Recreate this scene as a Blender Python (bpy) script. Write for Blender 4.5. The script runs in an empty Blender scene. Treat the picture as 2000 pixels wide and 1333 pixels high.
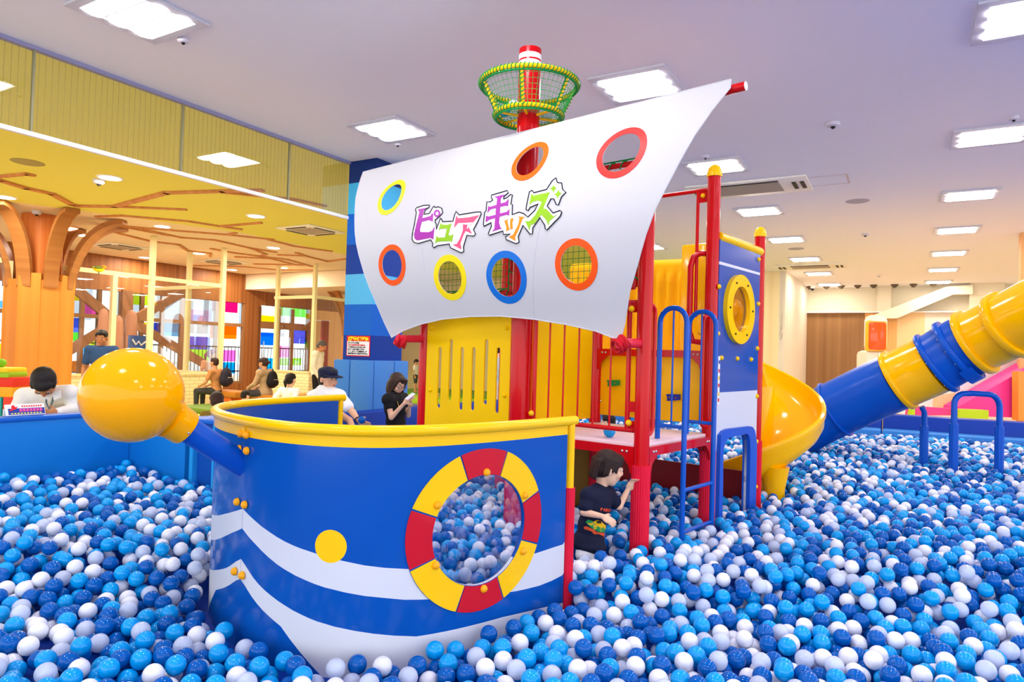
import bpy, bmesh, math, random
import numpy as np
from math import sin, cos, pi, radians, sqrt
from mathutils import Vector, Matrix, Quaternion
from mathutils.geometry import delaunay_2d_cdt

scene = bpy.context.scene
C = scene.collection
random.seed(7)
# ---------------------------------------------------------------- camera (24 mm lens, level tripod, slight roll)
F_PX = 1333.5
PITCH, ROLL = radians(1.137), radians(1.682)
CAM = Vector((0, 0, 1.5))
_cp, _sp, _cr, _sr = cos(PITCH), sin(PITCH), cos(ROLL), sin(ROLL)
_F = Vector((0, _cp, _sp)); _R0 = Vector((1, 0, 0)); _U0 = Vector((0, -_sp, _cp))
_R = _cr * _R0 + _sr * _U0
_U = -_sr * _R0 + _cr * _U0
camd = bpy.data.cameras.new('camera'); camd.sensor_width = 36; camd.lens = 36 * F_PX / 2000
camd.clip_start = .05; camd.clip_end = 200
cam = bpy.data.objects.new('camera', camd); C.objects.link(cam)
cam.matrix_world = Matrix(((_R.x, _U.x, -_F.x, CAM.x), (_R.y, _U.y, -_F.y, CAM.y), (_R.z, _U.z, -_F.z, CAM.z), (0, 0, 0, 1)))
scene.camera = cam
# ---------------------------------------------------------------- world and exposure
W = bpy.data.worlds.new('daylight'); scene.world = W; W.use_nodes = True
W.node_tree.nodes['Background'].inputs[0].default_value = (.93, .97, 1, 1)
W.node_tree.nodes['Background'].inputs[1].default_value = 1.95
scene.view_settings.view_transform = 'Standard'; scene.view_settings.look = 'None'
scene.view_settings.exposure = 0.5; scene.view_settings.gamma = 1.0
scene.view_settings.use_curve_mapping = False
LAMP = 28.0          # emission of the ceiling troffers
CEIL = 3.9

# ---------------------------------------------------------------- frames of reference
def ray(px, py):
    dx, dy = px - 1000, py - 666.5
    ix = _cr * dx + _sr * dy; iy = -_sr * dx + _cr * dy
    v = Vector((ix, F_PX * _cp + iy * _sp, F_PX * _sp - iy * _cp))
    return v / v.y
def atd(px, py, d): return CAM + ray(px, py) * d
def onz(px, py, z):
    r = ray(px, py); return CAM + r * ((z - CAM.z) / r.z)
def onpl(px, py, p, n):
    r = ray(px, py); return CAM + r * ((p - CAM).dot(n) / r.dot(n))
def project(P):
    q = P - CAM; d = q.dot(_F)
    return 1000 + F_PX * q.dot(_R) / d, 666.5 - F_PX * q.dot(_U) / d, d
UP = Vector((0, 0, 1))
_ty = radians(39.7); SU = Vector((sin(_ty), cos(_ty), 0)); SV = Vector((cos(_ty), -sin(_ty), 0)); P1 = Vector((.77, 3.977, 0))
def T(a, b, z): return P1 + a * SV + b * SU + z * UP           # playset frame
def stf(X): q = X - P1; return q.dot(SV), q.dot(SU), X.z
_ry = radians(30.14); RU = Vector((sin(_ry), cos(_ry), 0)); RV = Vector((cos(_ry), -sin(_ry), 0))
def RM(a, b, z=0): return a * RV + b * RU + z * UP             # room frame
def rmf(X): return X.dot(RV), X.dot(RU), X.z

# ---------------------------------------------------------------- materials
def lin(c):
    return tuple((x / 255 / 12.92 if x / 255 <= .04045 else ((x / 255 + .055) / 1.055) ** 2.4) for x in c)
MATS = {}
def mat(name, rgb, rough=.4, coat=0, metal=0, spec=.22, bump=0, bscale=40, var=0, vscale=6, emit=0, alpha=1, sss=0):
    if name in MATS: return MATS[name]
    m = bpy.data.materials.new(name); m.use_nodes = True; MATS[name] = m
    nt = m.node_tree; b = nt.nodes['Principled BSDF']
    col = lin(rgb)
    b.inputs['Base Color'].default_value = (*col, 1)
    b.inputs['Roughness'].default_value = rough; b.inputs['Metallic'].default_value = metal
    b.inputs['Specular IOR Level'].default_value = spec
    b.inputs['Coat Weight'].default_value = coat; b.inputs['Coat Roughness'].default_value = .06
    if sss: b.inputs['Subsurface Weight'].default_value = sss; b.inputs['Subsurface Radius'].default_value = (.02, .008, .004)
    if emit:
        b.inputs['Emission Color'].default_value = (*col, 1); b.inputs['Emission Strength'].default_value = emit
    if var:
        tc = nt.nodes.new('ShaderNodeTexCoord'); n = nt.nodes.new('ShaderNodeTexNoise'); n.inputs['Scale'].default_value = vscale
        mx = nt.nodes.new('ShaderNodeMixRGB'); mx.inputs[1].default_value = (*[x * (1 - var) for x in col], 1)
        mx.inputs[2].default_value = (*[min(1, x * (1 + var)) for x in col], 1)
        nt.links.new(tc.outputs['Object'], n.inputs['Vector']); nt.links.new(n.outputs['Fac'], mx.inputs[0]); nt.links.new(mx.outputs[0], b.inputs['Base Color'])
    if bump:
        tc = nt.nodes.new('ShaderNodeTexCoord'); n = nt.nodes.new('ShaderNodeTexNoise'); n.inputs['Scale'].default_value = bscale
        bp = nt.nodes.new('ShaderNodeBump'); bp.inputs['Strength'].default_value = bump; bp.inputs['Distance'].default_value = .01
        nt.links.new(tc.outputs['Object'], n.inputs['Vector']); nt.links.new(n.outputs['Fac'], bp.inputs['Height']); nt.links.new(bp.outputs[0], b.inputs['Normal'])
    if alpha < 1:
        tr = nt.nodes.new('ShaderNodeBsdfTransparent'); mx = nt.nodes.new('ShaderNodeMixShader'); mx.inputs[0].default_value = alpha
        nt.links.new(tr.outputs[0], mx.inputs[1]); nt.links.new(b.outputs[0], mx.inputs[2]); nt.links.new(mx.outputs[0], nt.nodes['Material Output'].inputs[0])
    return m
def glass(name, tint=(255, 255, 255), refl=.12):
    """thin clear sheet: tinted straight-through light plus a fresnel mirror"""
    if name in MATS: return MATS[name]
    m = bpy.data.materials.new(name); m.use_nodes = True; MATS[name] = m
    nt = m.node_tree; nt.nodes.remove(nt.nodes['Principled BSDF'])
    t = nt.nodes.new('ShaderNodeBsdfTransparent'); t.inputs[0].default_value = (*lin(tint), 1)
    g = nt.nodes.new('ShaderNodeBsdfGlossy'); g.inputs['Roughness'].default_value = .01
    lw = nt.nodes.new('ShaderNodeLayerWeight'); lw.inputs[0].default_value = .25
    mr = nt.nodes.new('ShaderNodeMath'); mr.operation = 'MULTIPLY_ADD'; mr.inputs[1].default_value = .45; mr.inputs[2].default_value = refl * .3 - .02
    mr.use_clamp = True
    mx = nt.nodes.new('ShaderNodeMixShader')
    nt.links.new(lw.outputs['Fresnel'], mr.inputs[0]); nt.links.new(mr.outputs[0], mx.inputs[0])
    nt.links.new(t.outputs[0], mx.inputs[1]); nt.links.new(g.outputs[0], mx.inputs[2]); nt.links.new(mx.outputs[0], nt.nodes['Material Output'].inputs[0])
    return m
def stripes(name, rgb1, rgb2, direction, scale, rough=.5, noise=0.0, sharp=.5, bump=0):
    """vertical-plank or stripe pattern along a world direction"""
    if name in MATS: return MATS[name]
    m = mat(name, rgb1, rough); nt = m.node_tree; b = nt.nodes['Principled BSDF']
    tc = nt.nodes.new('ShaderNodeTexCoord'); dt = nt.nodes.new('ShaderNodeVectorMath'); dt.operation = 'DOT_PRODUCT'; dt.inputs[1].default_value = tuple(direction)
    nt.links.new(tc.outputs['Object'], dt.inputs[0])
    n1 = nt.nodes.new('ShaderNodeTexNoise'); n1.noise_dimensions = '1D'; n1.inputs['Scale'].default_value = scale; n1.inputs['Detail'].default_value = 2
    nt.links.new(dt.outputs['Value'], n1.inputs['W'])
    rp = nt.nodes.new('ShaderNodeValToRGB'); rp.color_ramp.elements[0].position = .5 - sharp / 2; rp.color_ramp.elements[1].position = .5 + sharp / 2
    rp.color_ramp.elements[0].color = (*lin(rgb1), 1); rp.color_ramp.elements[1].color = (*lin(rgb2), 1)
    nt.links.new(n1.outputs['Fac'], rp.inputs[0]); nt.links.new(rp.outputs[0], b.inputs['Base Color'])
    return m

HB = mat('hull blue', (8, 80, 172), .16, coat=.14, var=.04)
YE = mat('yellow plastic', (255, 200, 0), .22, coat=.12)
YP = mat('yellow panel', (255, 205, 0), .4, spec=.1)
YS = mat('slide yellow', (255, 190, 0), .16, coat=.2)
RE = mat('red paint', (205, 6, 16), .22, coat=.1)
RG = mat('ring red', (200, 18, 40), .3)
PK = mat('red foam sleeve', (226, 18, 56), .6)
LB = mat('ladder blue', (2, 84, 190), .25, coat=.12)
TB = mat('tube blue', (4, 82, 190), .3, coat=.05)
WH = mat('white panel', (212, 215, 224), .3)
SAIL = mat('sail fabric', (204, 204, 207), .7, bump=.05, bscale=300)
NAVY = mat('navy pad', (6, 58, 160), .5)
PAD = mat('mid blue pad', (60, 128, 205), .5)
WALLB = mat('pit wall blue', (6, 122, 208), .5)
GR = mat('green rope', (16, 140, 62), .7)
RR = mat('red rope', (196, 20, 34), .7)
MET = mat('bolt metal', (200, 200, 190), .25, metal=1)
BLK = mat('black', (20, 20, 22), .5)
WHT = mat('white', (240, 240, 240), .5)
RE_SH = mat('red board shaded', (120, 14, 24), .5)  # red board under the tower, its shadow put into the darker colour
PKD = mat('deck pink white', (240, 214, 222), .4)

# ---------------------------------------------------------------- object helpers
def tag(o, label=None, cat=None, group=None, kind=None):
    if label: o['label'] = label
    if cat: o['category'] = cat
    if group: o['group'] = group
    if kind: o['kind'] = kind
    return o
def thing(name, label, cat, loc=(0, 0, 0), group=None):
    o = bpy.data.objects.new(name, None); C.objects.link(o); o.location = loc; o.empty_display_size = .1
    return tag(o, label, cat, group)
def origin_of(o): return Vector(o.location)
def adopt(o, parent):
    """parent while keeping world-space vertices: every thing and part here is only translated"""
    if parent is not None:
        o.parent = parent; o.matrix_parent_inverse = Matrix.Translation(-origin_of(parent))
def copy_tree(o, parent=None):
    c = o.copy(); C.objects.link(c)
    if parent is not None: c.parent = parent
    for ch in [x for x in KIDS.get(o.name, [])]: KIDS.setdefault(c.name, []).append(copy_tree(ch, c))
    return c
KIDS = {}

class MB:
    def __init__(s): s.v = []; s.f = []; s.m = []; s.sm = []
    def add(s, vs, fs, m=0, smooth=True):
        o = len(s.v); s.v += [tuple(x) for x in vs]
        for f in fs: s.f.append(tuple(i + o for i in f)); s.m.append(m); s.sm.append(smooth)
    def box(s, c, size, ax=None, m=0, bev=0):
        """c centre, size along axes ax=(X,Y,Z)"""
        X, Y, Z = ax or (Vector((1, 0, 0)), Vector((0, 1, 0)), UP)
        bm = bmesh.new(); bmesh.ops.create_cube(bm, size=1)
        for v in bm.verts: v.co = Vector((v.co.x * size[0], v.co.y * size[1], v.co.z * size[2]))
        if bev: bmesh.ops.bevel(bm, geom=list(bm.edges), offset=bev, segments=2, profile=.5, affect='EDGES')
        bm.verts.index_update()
        vs = [c + X * v.co.x + Y * v.co.y + Z * v.co.z for v in bm.verts]
        flip = X.cross(Y).dot(Z) < 0
        fs = [tuple(v.index for v in (reversed(f.verts) if flip else f.verts)) for f in bm.faces]
        bm.free(); s.add(vs, fs, m); return s
    def frames(s, P, closed=False):
        n = len(P); ts = []
        for i in range(n):
            a = P[(i - 1) % n] if (closed or i > 0) else P[i]; b = P[(i + 1) % n] if (closed or i < n - 1) else P[i]
            ts.append((b - a).normalized())
        t0 = ts[0]; ref = UP if abs(t0.z) < .9 else Vector((1, 0, 0))
        nrm = (ref - t0 * ref.dot(t0)).normalized(); out = []
        for i in range(n):
            if i: 
                nrm = nrm - ts[i] * nrm.dot(ts[i])
                nrm.normalize()
            out.append((nrm.copy(), ts[i].cross(nrm)))
        return out, ts
    def tube(s, P, r, seg=12, closed=False, caps=True, m=0, prof=None):
        P = [Vector(p) for p in P]; n = len(P)
        R = r if isinstance(r, (list, tuple)) else [r] * n
        fr, ts = s.frames(P, closed); vs = []
        for i in range(n):
            a, b = fr[i]
            for k in range(seg):
                th = 2 * pi * k / seg; q = prof(k) if prof else 1
                vs.append(P[i] + (a * cos(th) + b * sin(th)) * R[i] * q)
        fs = []
        for i in range(n if closed else n - 1):
            j = (i + 1) % n
            for k in range(seg):
                k2 = (k + 1) % seg; fs.append((i * seg + k, i * seg + k2, j * seg + k2, j * seg + k))
        if not closed and caps: fs.append(tuple(range(seg - 1, -1, -1))); fs.append(tuple((n - 1) * seg + k for k in range(seg)))
        s.add(vs, fs, m); return s
    def lathe(s, prof, c, axis=UP, seg=32, m=0, ms=None, capped=True):
        """prof: list of (radius, height along axis)"""
        axis = axis.normalized(); ref = UP if abs(axis.z) < .9 else Vector((1, 0, 0))
        a = (ref - axis * ref.dot(axis)).normalized(); b = axis.cross(a); vs = []
        for r, h in prof:
            for k in range(seg):
                th = 2 * pi * k / seg; vs.append(c + axis * h + (a * cos(th) + b * sin(th)) * r)
        for i in range(len(prof) - 1):
            fs = []
            for k in range(seg):
                k2 = (k + 1) % seg; fs.append((i * seg + k, i * seg + k2, (i + 1) * seg + k2, (i + 1) * seg + k))
            o = len(s.v)
            for f in fs: s.f.append(tuple(x + o for x in f)); s.m.append(ms[i] if ms else m); s.sm.append(True)
        o = len(s.v); s.v += [tuple(x) for x in vs]
        if capped:
            if prof[0][0] > 1e-4: s.f.append(tuple(o + k for k in range(seg - 1, -1, -1))); s.m.append(ms[0] if ms else m); s.sm.append(True)
            if prof[-1][0] > 1e-4: s.f.append(tuple(o + (len(prof) - 1) * seg + k for k in range(seg))); s.m.append(ms[-1] if ms else m); s.sm.append(True)
        return s
    def sphere(s, c, r, seg=16, rings=10, m=0, sc=(1, 1, 1), ax=None):
        X, Y, Z = ax or (Vector((1, 0, 0)), Vector((0, 1, 0)), UP)
        vs = [c + Z * r * sc[2]]
        for i in range(1, rings):
            ph = pi * i / rings
            for k in range(seg):
                th = 2 * pi * k / seg; vs.append(c + X * (r * sc[0] * sin(ph) * cos(th)) + Y * (r * sc[1] * sin(ph) * sin(th)) + Z * (r * sc[2] * cos(ph)))
        vs.append(c - Z * r * sc[2]); fs = []
        for k in range(seg): fs.append((0, 1 + k, 1 + (k + 1) % seg))
        for i in range(rings - 2):
            for k in range(seg):
                a = 1 + i * seg + k; b = 1 + i * seg + (k + 1) % seg; fs.append((a, a + seg, b + seg, b))
        L = len(vs) - 1; o = 1 + (rings - 2) * seg
        for k in range(seg): fs.append((o + k, L, o + (k + 1) % seg))
        s.add(vs, fs, m); return s
    def prism(s, poly, fmap, thick, m=0):
        """poly: 2-D list, fmap(a,b)->world point, thick: world vector"""
        n = len(poly); A = [fmap(*p) for p in poly]; B = [p + thick for p in A]
        s.add(A + B, [tuple(range(n)), tuple(range(2 * n - 1, n - 1, -1))] + [(i, (i + 1) % n + 0, (i + 1) % n + n, i + n) for i in range(n)], m, False); return s
    def build(s, name, mats, parent=None, angle=35, fixn=True):
        me = bpy.data.meshes.new(name)
        me.from_pydata(s.v, [], s.f)
        for mm in (mats if isinstance(mats, (list, tuple)) else [mats]): me.materials.append(mm)
        me.polygons.foreach_set('material_index', s.m); me.polygons.foreach_set('use_smooth', s.sm)
        if fixn:
            bm = bmesh.new(); bm.from_mesh(me); bmesh.ops.recalc_face_normals(bm, faces=bm.faces); bm.to_mesh(me); bm.free()
        me.update()
        try: me.set_sharp_from_angle(angle=radians(angle))
        except Exception: pass
        o = bpy.data.objects.new(name, me); C.objects.link(o)
        if parent is not None: adopt(o, parent); KIDS.setdefault(parent.name, []).append(o)
        return o

def inpoly(p, poly):
    x, y = p; c = False; n = len(poly); j = n - 1
    for i in range(n):
        xi, yi = poly[i]; xj, yj = poly[j]
        if (yi > y) != (yj > y) and x < (xj - xi) * (y - yi) / (yj - yi) + xi: c = not c
        j = i
    return c
def circle(cx, cy, rx, ry=None, n=40, a0=0, a1=2 * pi):
    ry = rx if ry is None else ry
    full = abs(a1 - a0 - 2 * pi) < 1e-6
    return [(cx + rx * cos(a0 + (a1 - a0) * k / (n if full else n - 1)), cy + ry * sin(a0 + (a1 - a0) * k / (n if full else n - 1))) for k in range(n)]
def sector(cx, cy, r0, r1, a0, a1, n=10):
    return circle(cx, cy, r1, n=n, a0=a0, a1=a1) + circle(cx, cy, r0, n=n, a0=a0, a1=a1)[::-1]
def cdt_sheet(name, outline, holes, regions, fmap, nmap, mats, thick, parent, grid=.06, base=0, angle=40):
    """flat-pattern sheet laid on a curved surface; regions = [(poly, material index)], later ones win"""
    vs = []; es = []
    def dn(poly):
        o = []; n = len(poly)
        for i in range(n):
            a, b = poly[i], poly[(i + 1) % n]; k = max(1, int(math.dist(a, b) / (grid * .9))); o += [(a[0] + (b[0] - a[0]) * t / k, a[1] + (b[1] - a[1]) * t / k) for t in range(k)]
        return o
    outline = dn(outline); regions = [(dn(r), k) for r, k in regions]
    def addp(poly):
        o = len(vs); n = len(poly)
        vs.extend(Vector(p) for p in poly); es.extend((o + i, o + (i + 1) % n) for i in range(n))
    addp(outline)
    for h in holes: addp(h)
    for r, _ in regions: addp(r)
    xs = [p[0] for p in outline]; ys = [p[1] for p in outline]
    x = min(xs) + grid * .5
    while x < max(xs):
        y = min(ys) + grid * .5
        while y < max(ys):
            if inpoly((x, y), outline) and not any(inpoly((x, y), h) for h in holes): vs.append(Vector((x, y)))
            y += grid
        x += grid
    V, E, Fc, *_ = delaunay_2d_cdt(vs, es, [], 0, 1e-5)
    tris = []; mi = []
    for f in Fc:
        c = sum((V[i] for i in f), Vector((0, 0))) / len(f); c = (c.x, c.y)
        if not inpoly(c, outline) or any(inpoly(c, h) for h in holes): continue
        m = base
        for r, k in regions:
            if inpoly(c, r): m = k
        tris.append(tuple(f)); mi.append(m)
    used = sorted({i for t in tris for i in t}); mp = {u_: k for k, u_ in enumerate(used)}
    A = [fmap(V[i].x, V[i].y) for i in used]; N = [nmap(V[i].x, V[i].y) for i in used]
    n = len(A); verts = A + [a + nn * thick for a, nn in zip(A, N)]
    fs = []; ms = []; ec = {}
    for t, m in zip(tris, mi):
        t = tuple(mp[i] for i in t); fs.append(t); ms.append(m); fs.append(tuple(i + n for i in reversed(t))); ms.append(m)
        for k in range(3):
            a, b = t[k], t[(k + 1) % 3]
            if (b, a) in ec: ec.pop((b, a))
            else: ec[(a, b)] = m
    for (a, b), m in ec.items(): fs.append((b, a, a + n, b + n)); ms.append(m)
    mb = MB(); mb.add(verts, fs, 0); mb.m = ms
    return mb.build(name, mats, parent, angle)

def arc_pts(c, a, b, r, t0, t1, n=10): return [c + a * r * cos(t0 + (t1 - t0) * k / n) + b * r * sin(t0 + (t1 - t0) * k / n) for k in range(n + 1)]
def text_mesh(name, body, size, origin, X, Y, m, parent=None, thick=.001, align='LEFT', bold=0, width=None):
    cu = bpy.data.curves.new(name, 'FONT'); cu.body = body; cu.size = size; cu.extrude = thick / 2; cu.align_x = align; cu.offset = bold
    cu.resolution_u = 3
    tmp = bpy.data.objects.new(name, cu); C.objects.link(tmp)
    dg = bpy.context.evaluated_depsgraph_get(); me = bpy.data.meshes.new_from_object(tmp.evaluated_get(dg)); bpy.data.objects.remove(tmp)
    if width and len(me.vertices):
        xs = [v.co.x for v in me.vertices]; k = width / max(1e-6, max(xs) - min(xs)); x0 = min(xs)
        for v in me.vertices: v.co.x = (v.co.x - x0) * k
    Z = X.cross(Y)
    for v in me.vertices: v.co = origin + X * v.co.x + Y * v.co.y + Z * v.co.z
    me.name = name; me.materials.clear(); me.materials.append(m)
    o = bpy.data.objects.new(name, me); C.objects.link(o)
    if parent is not None: adopt(o, parent)
    return o
_DOT = {}
def dot(parent, name, c, r, m):
    if (r, m.name) not in _DOT:
        mb = MB(); mb.sphere(Vector((0, 0, 0)), r, 10, 6); o = mb.build(name, m); _DOT[(r, m.name)] = o.data
    else: o = bpy.data.objects.new(name, _DOT[(r, m.name)]); C.objects.link(o)
    o.location = c; o.parent = parent; o.matrix_parent_inverse = Matrix.Translation(-origin_of(parent)); return o
def struct(mb, name, m, **k):
    o = mb.build(name, m, None, **k); o['kind'] = 'structure'; return o
# ================================================================ ROOM SHELL
RAX = (RV, RU, UP)
def rbox(mb, a0, a1, b0, b1, z0, z1, m=0, bev=0):
    return mb.box(RM((a0 + a1) / 2, (b0 + b1) / 2, (z0 + z1) / 2), (abs(a1 - a0), abs(b1 - b0), abs(z1 - z0)), RAX, m, bev)
GA = -6.212
M_CEIL = mat('ceiling paper', (244, 244, 250), .8, bump=.08, bscale=120)
M_CEIL2 = mat('ceiling olive yellow', (226, 222, 104), .8)
M_CEIL3 = mat('cream ceiling', (236, 216, 186), .8)
M_FLOOR = mat('sand floor', (236, 206, 160), .5)
M_CREAM = mat('cream wall', (226, 218, 196), .7)
M_MULL = mat('cream frame', (240, 226, 168), .5)
M_BROWN = stripes('brown plank', (128, 74, 32), (158, 98, 48), RU + RV, 9, .5)
M_OAK = stripes('oak plank', (206, 124, 40), (222, 146, 60), RU + RV * .8, 3, .45)
M_PLY = stripes('pale plank wall', (232, 210, 160), (244, 226, 184), RV + RU * .7, 4, .6)
M_PLYW = stripes('white plank wall', (222, 212, 196), (234, 226, 214), RU, 5, .6)
M_DOORW = stripes('walnut door', (134, 98, 62), (160, 120, 80), RV, 5, .5)
M_ORW = stripes('orange plank', (224, 164, 96), (238, 186, 122), RV, 5, .5)
M_STRIP = mat('white trim', (244, 246, 255), .4)
struct(rbox(MB(), -30, 12, -8, 26, -.1, 0), 'floor', M_FLOOR)
struct(rbox(MB(), GA, 9, -5, 24, CEIL, CEIL + .15), 'ceiling', M_CEIL)
# neighbour hall ceiling: olive yellow close to the pit, cream further in, split along a slanting line
def poly_slab(name, pts, z0, z1, m):
    mb = MB(); mb.prism(pts, lambda a, b: RM(a, b, z0), UP * (z1 - z0)); o = mb.build(name, m, angle=20); o['kind'] = 'structure'; return o
q1 = rmf(onz(150, 425, CEIL)); q2 = rmf(onz(690, 560, CEIL))
poly_slab('ceiling', [(GA - .02, -6), (GA - .02, 26), (-9, 26), (-12.4, 13.6), (-12.2, 9.5), (-12.9, 7.4), (-13.6, 5.6), (-16, 3), (-16, -6)], CEIL, CEIL + .1, M_CEIL2)
poly_slab('ceiling', [(-9, 26), (-12.4, 13.6), (-12.2, 9.5), (-12.9, 7.4), (-13.6, 5.6), (-16, 3), (-16, -6), (-24, -6), (-24, 26)], CEIL, CEIL + .1, M_CEIL3)
struct(rbox(MB(), -25, -13.6, 15.1, 26, 3.4, CEIL - .01), 'ceiling', M_CEIL3)
# smoke barrier of wired glass along the joint of the two ceilings
JB = [-2.6, -1.25, .1, 1.45, 2.79, 4.115, 5.457, 6.42]
for i in range(len(JB) - 1):
    mb = MB(); rbox(mb, GA - .005, GA + .005, JB[i] + .006, JB[i + 1] - .006, 3.2, CEIL - .012)
    o = mb.build('glass_barrier', glass('wired glass', (250, 252, 244), .35)); tag(o, None, None, None, 'structure')
mb = MB()
for b in JB[1:-1]: rbox(mb, GA - .014, GA + .014, b - .008, b + .008, 3.19, CEIL)
struct(mb, 'trim_2', mat('joint grey', (150, 146, 110), .5))
struct(rbox(MB(), GA - .02, GA + .02, -2.6, 6.43, 3.165, 3.2), 'trim_1', M_STRIP)
struct(rbox(MB(), GA - .03, GA + .03, -5, 6.43, CEIL - .03, CEIL), 'trim_3', mat('grey violet trim', (150, 150, 185), .5))
# wires in the barrier glass
mb = MB()
b = -2.55
while b < 6.4:
    rbox(mb, GA - .0008, GA + .0008, b - .0008, b + .0008, 3.2, CEIL - .02); b += .0503
struct(mb, 'trim_4', mat('wire', (130, 126, 70), .5))

# ---- far walls
struct(rbox(MB(), -16.5, -2.85, 19, 19.2, 0, CEIL), 'wall_back', M_PLY)
struct(rbox(MB(), -2.95, -2.8, 19.0, 23.6, 0, CEIL), 'wall_left', M_PLYW)
struct(rbox(MB(), -2.9, 9, 23.6, 23.8, 0, CEIL), 'wall_far', M_CREAM)
xa = [rmf(onpl(px, 640, RM(0, 23.5), RU))[0] for px in (1575, 1689, 1752, 1806, 1900)]
ztop = onpl(1640, 612, RM(0, 23.5), RU).z
for (a0, a1, m, nm) in ((xa[0], xa[1], M_DOORW, 'wall_panel'), (xa[1], xa[2], M_ORW, 'wall_panel'), (xa[2], xa[3], mat('pale orange plank', (240, 208, 160), .5), 'wall_panel'), (xa[3], 7, M_PLYW, 'wall_panel')):
    struct(rbox(MB(), a0, a1, 23.45, 23.6, 0, ztop), 'wall_far_panel', m)
struct(rbox(MB(), -2.8, 7, 23.3, 23.6, ztop, ztop + .03), 'trim_5', M_STRIP)
a_, _, z_ = rmf(onpl(1727, 590, RM(0, 23.5), RU))
struct(rbox(MB(), a_ - .18, a_ + .18, 23.35, 23.6, ztop, CEIL), 'wall_far_pilaster', M_CREAM)
a_ = rmf(onpl(1925, 600, RM(0, 23.5), RU))[0]
struct(rbox(MB(), a_ - .4, a_ + .4, 23.2, 23.6, ztop, CEIL), 'wall_far_pilaster', M_CREAM)
# sloping white stair beam in front of the far wall
mb = MB()
pl = RM(0, 23.1)
pts = [(1690, 622), (1850, 560), (1900, 557), (1900, 575), (1862, 575), (1752, 622)]
P = [onpl(x, y, pl, RU) for x, y in pts]
mb.add(P + [p + RU * .25 for p in P], [tuple(range(6)), tuple(range(11, 5, -1))] + [(i, (i + 1) % 6, (i + 1) % 6 + 6, i + 6) for i in range(6)], 0, False)
struct(mb, 'stair_beam', mat('cream beam', (250, 240, 222), .6))
# walls closing the hall off to the right
ra = rmf(onz(1990, 460, CEIL))
struct(rbox(MB(), ra[0], ra[0] + .6, ra[1] - .3, ra[1], 0, CEIL), 'wall_right', stripes('orange wall', (226, 160, 96), (236, 180, 120), RV, 5, .5))
struct(rbox(MB(), 8.9, 9.1, 14, 24, 0, CEIL), 'wall_right', M_CREAM)

# ================================================================ LAMPS OF THE PLAY HALL
def tlamp(i, j, tint, k):
    a = -4.873 + 2.788 * i; b = 2.853 + 2.809 * j; c = RM(a, b, CEIL)
    row = {0: 'row beside the glass barrier', 1: 'row above the sail', 2: 'row right of the sail', 3: 'row at the right border'}[i]
    nth = ['first', 'second', 'third', 'fourth', 'fifth', 'sixth', 'seventh', 'eighth', 'ninth'][j + 1 if i in (1, 3) else j + 1]
    t = thing('ceiling_light', 'square white ceiling light, %s of the %s counted from the viewer' % (nth, row), 'ceiling light', c, 'square ceiling lights')
    mb = MB(); w = .34
    for s in (-1, 1):
        rbox(mb, a + s * .305 - .035, a + s * .305 + .035, b - w, b + w, CEIL - .022, CEIL - .002)
        rbox(mb, a - .27, a + .27, b + s * .305 - .035, b + s * .305 + .035, CEIL - .022, CEIL - .002)
    rbox(MB(), a - .27, a + .27, b - .27, b + .27, CEIL - .008, CEIL - .002).build('reflector', mat('lamp reflector', (74, 74, 80), .6), t)
    mb.build('frame', mat('lamp frame', (206, 206, 216), .5), t)
    for s in (-1, 0, 1):
        m2 = MB()
        pr = [(-.074, 0), (-.062, -.016), (0, -.026), (.062, -.016), (.074, 0)]
        m2.prism(pr, lambda x, z: RM(a - .27, b + s * .182 + x, CEIL - .009 + z), RV * .54)
        m2.build('tube', mat('lamp glow %d' % k, tint, .5, emit=LAMP), t)
TINTS = [(255, 250, 255), (255, 244, 236), (255, 242, 226), (255, 240, 220), (255, 246, 248)]
for i in range(0, 4):
    for j in range(-1, 8):
        a = -4.873 + 2.788 * i; b = 2.853 + 2.809 * j
        if i == 0 and j > 5: continue
        x, y, d = project(RM(a, b, CEIL))
        k = 0 if j < 2 else (1 if j < 4 else (2 if j < 5 else 3))
        if i == 2 and j < 3: k = 4
        tlamp(i, j, TINTS[k], k)

# ---- small things on the ceilings
def disc_thing(name, label, cat, px, py, r, h, m, group=None, emit=None, z=CEIL, dark=None):
    c = onz(px, py, z)
    mb = MB(); mb.lathe([(r * .6, -h), (r * .92, -h * .8), (r, -h * .3), (r, -.001)], c, UP, 24)
    o = mb.build(name, m); 
    me = o.data
    for v in me.vertices: v.co -= c
    o.location = c
    tag(o, label, cat, group)
    if dark:
        m2 = MB(); m2.sphere(c - UP * h, r * .35, 10, 6); d = m2.build('sensor', BLK); adopt(d, o); d['label'] = 'dark sensor eye'
    return o
G1 = mat('detector grey', (214, 210, 220), .5)
for px, py, lb in ((358, 75, 'small white ceiling sensor beside the light at the top left'), (777, 279, 'small white ceiling sensor below the light left of the mast'),
                   (1378, 304, 'small ceiling sensor above the light behind the sail edge'), (1980, 228, 'small ceiling sensor at the right border'),
                   (1690, 457, 'small ceiling sensor between the two light rows, nearer one'), (1717, 538, 'small ceiling sensor between the two light rows, far one')):
    disc_thing('ceiling_sensor', lb, 'sensor', px, py, .045 if px != 1690 else .07, .035, G1, 'ceiling sensors', dark=1)
disc_thing('smoke_detector', 'round white smoke detector alone in the pinkish middle of the ceiling', 'smoke detector', 1627, 240, .065, .04, G1, dark=1)
disc_thing('ceiling_speaker', 'flat grey round speaker grille right of the ceiling air conditioner', 'speaker', 1675, 393, .16, .01, mat('grille', (176, 176, 190), .6))
disc_thing('ceiling_speaker', 'flat grey round speaker grille below the third light of the middle row', 'speaker', 1555, 486, .16, .01, mat('grille', (176, 176, 190), .6))
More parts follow.
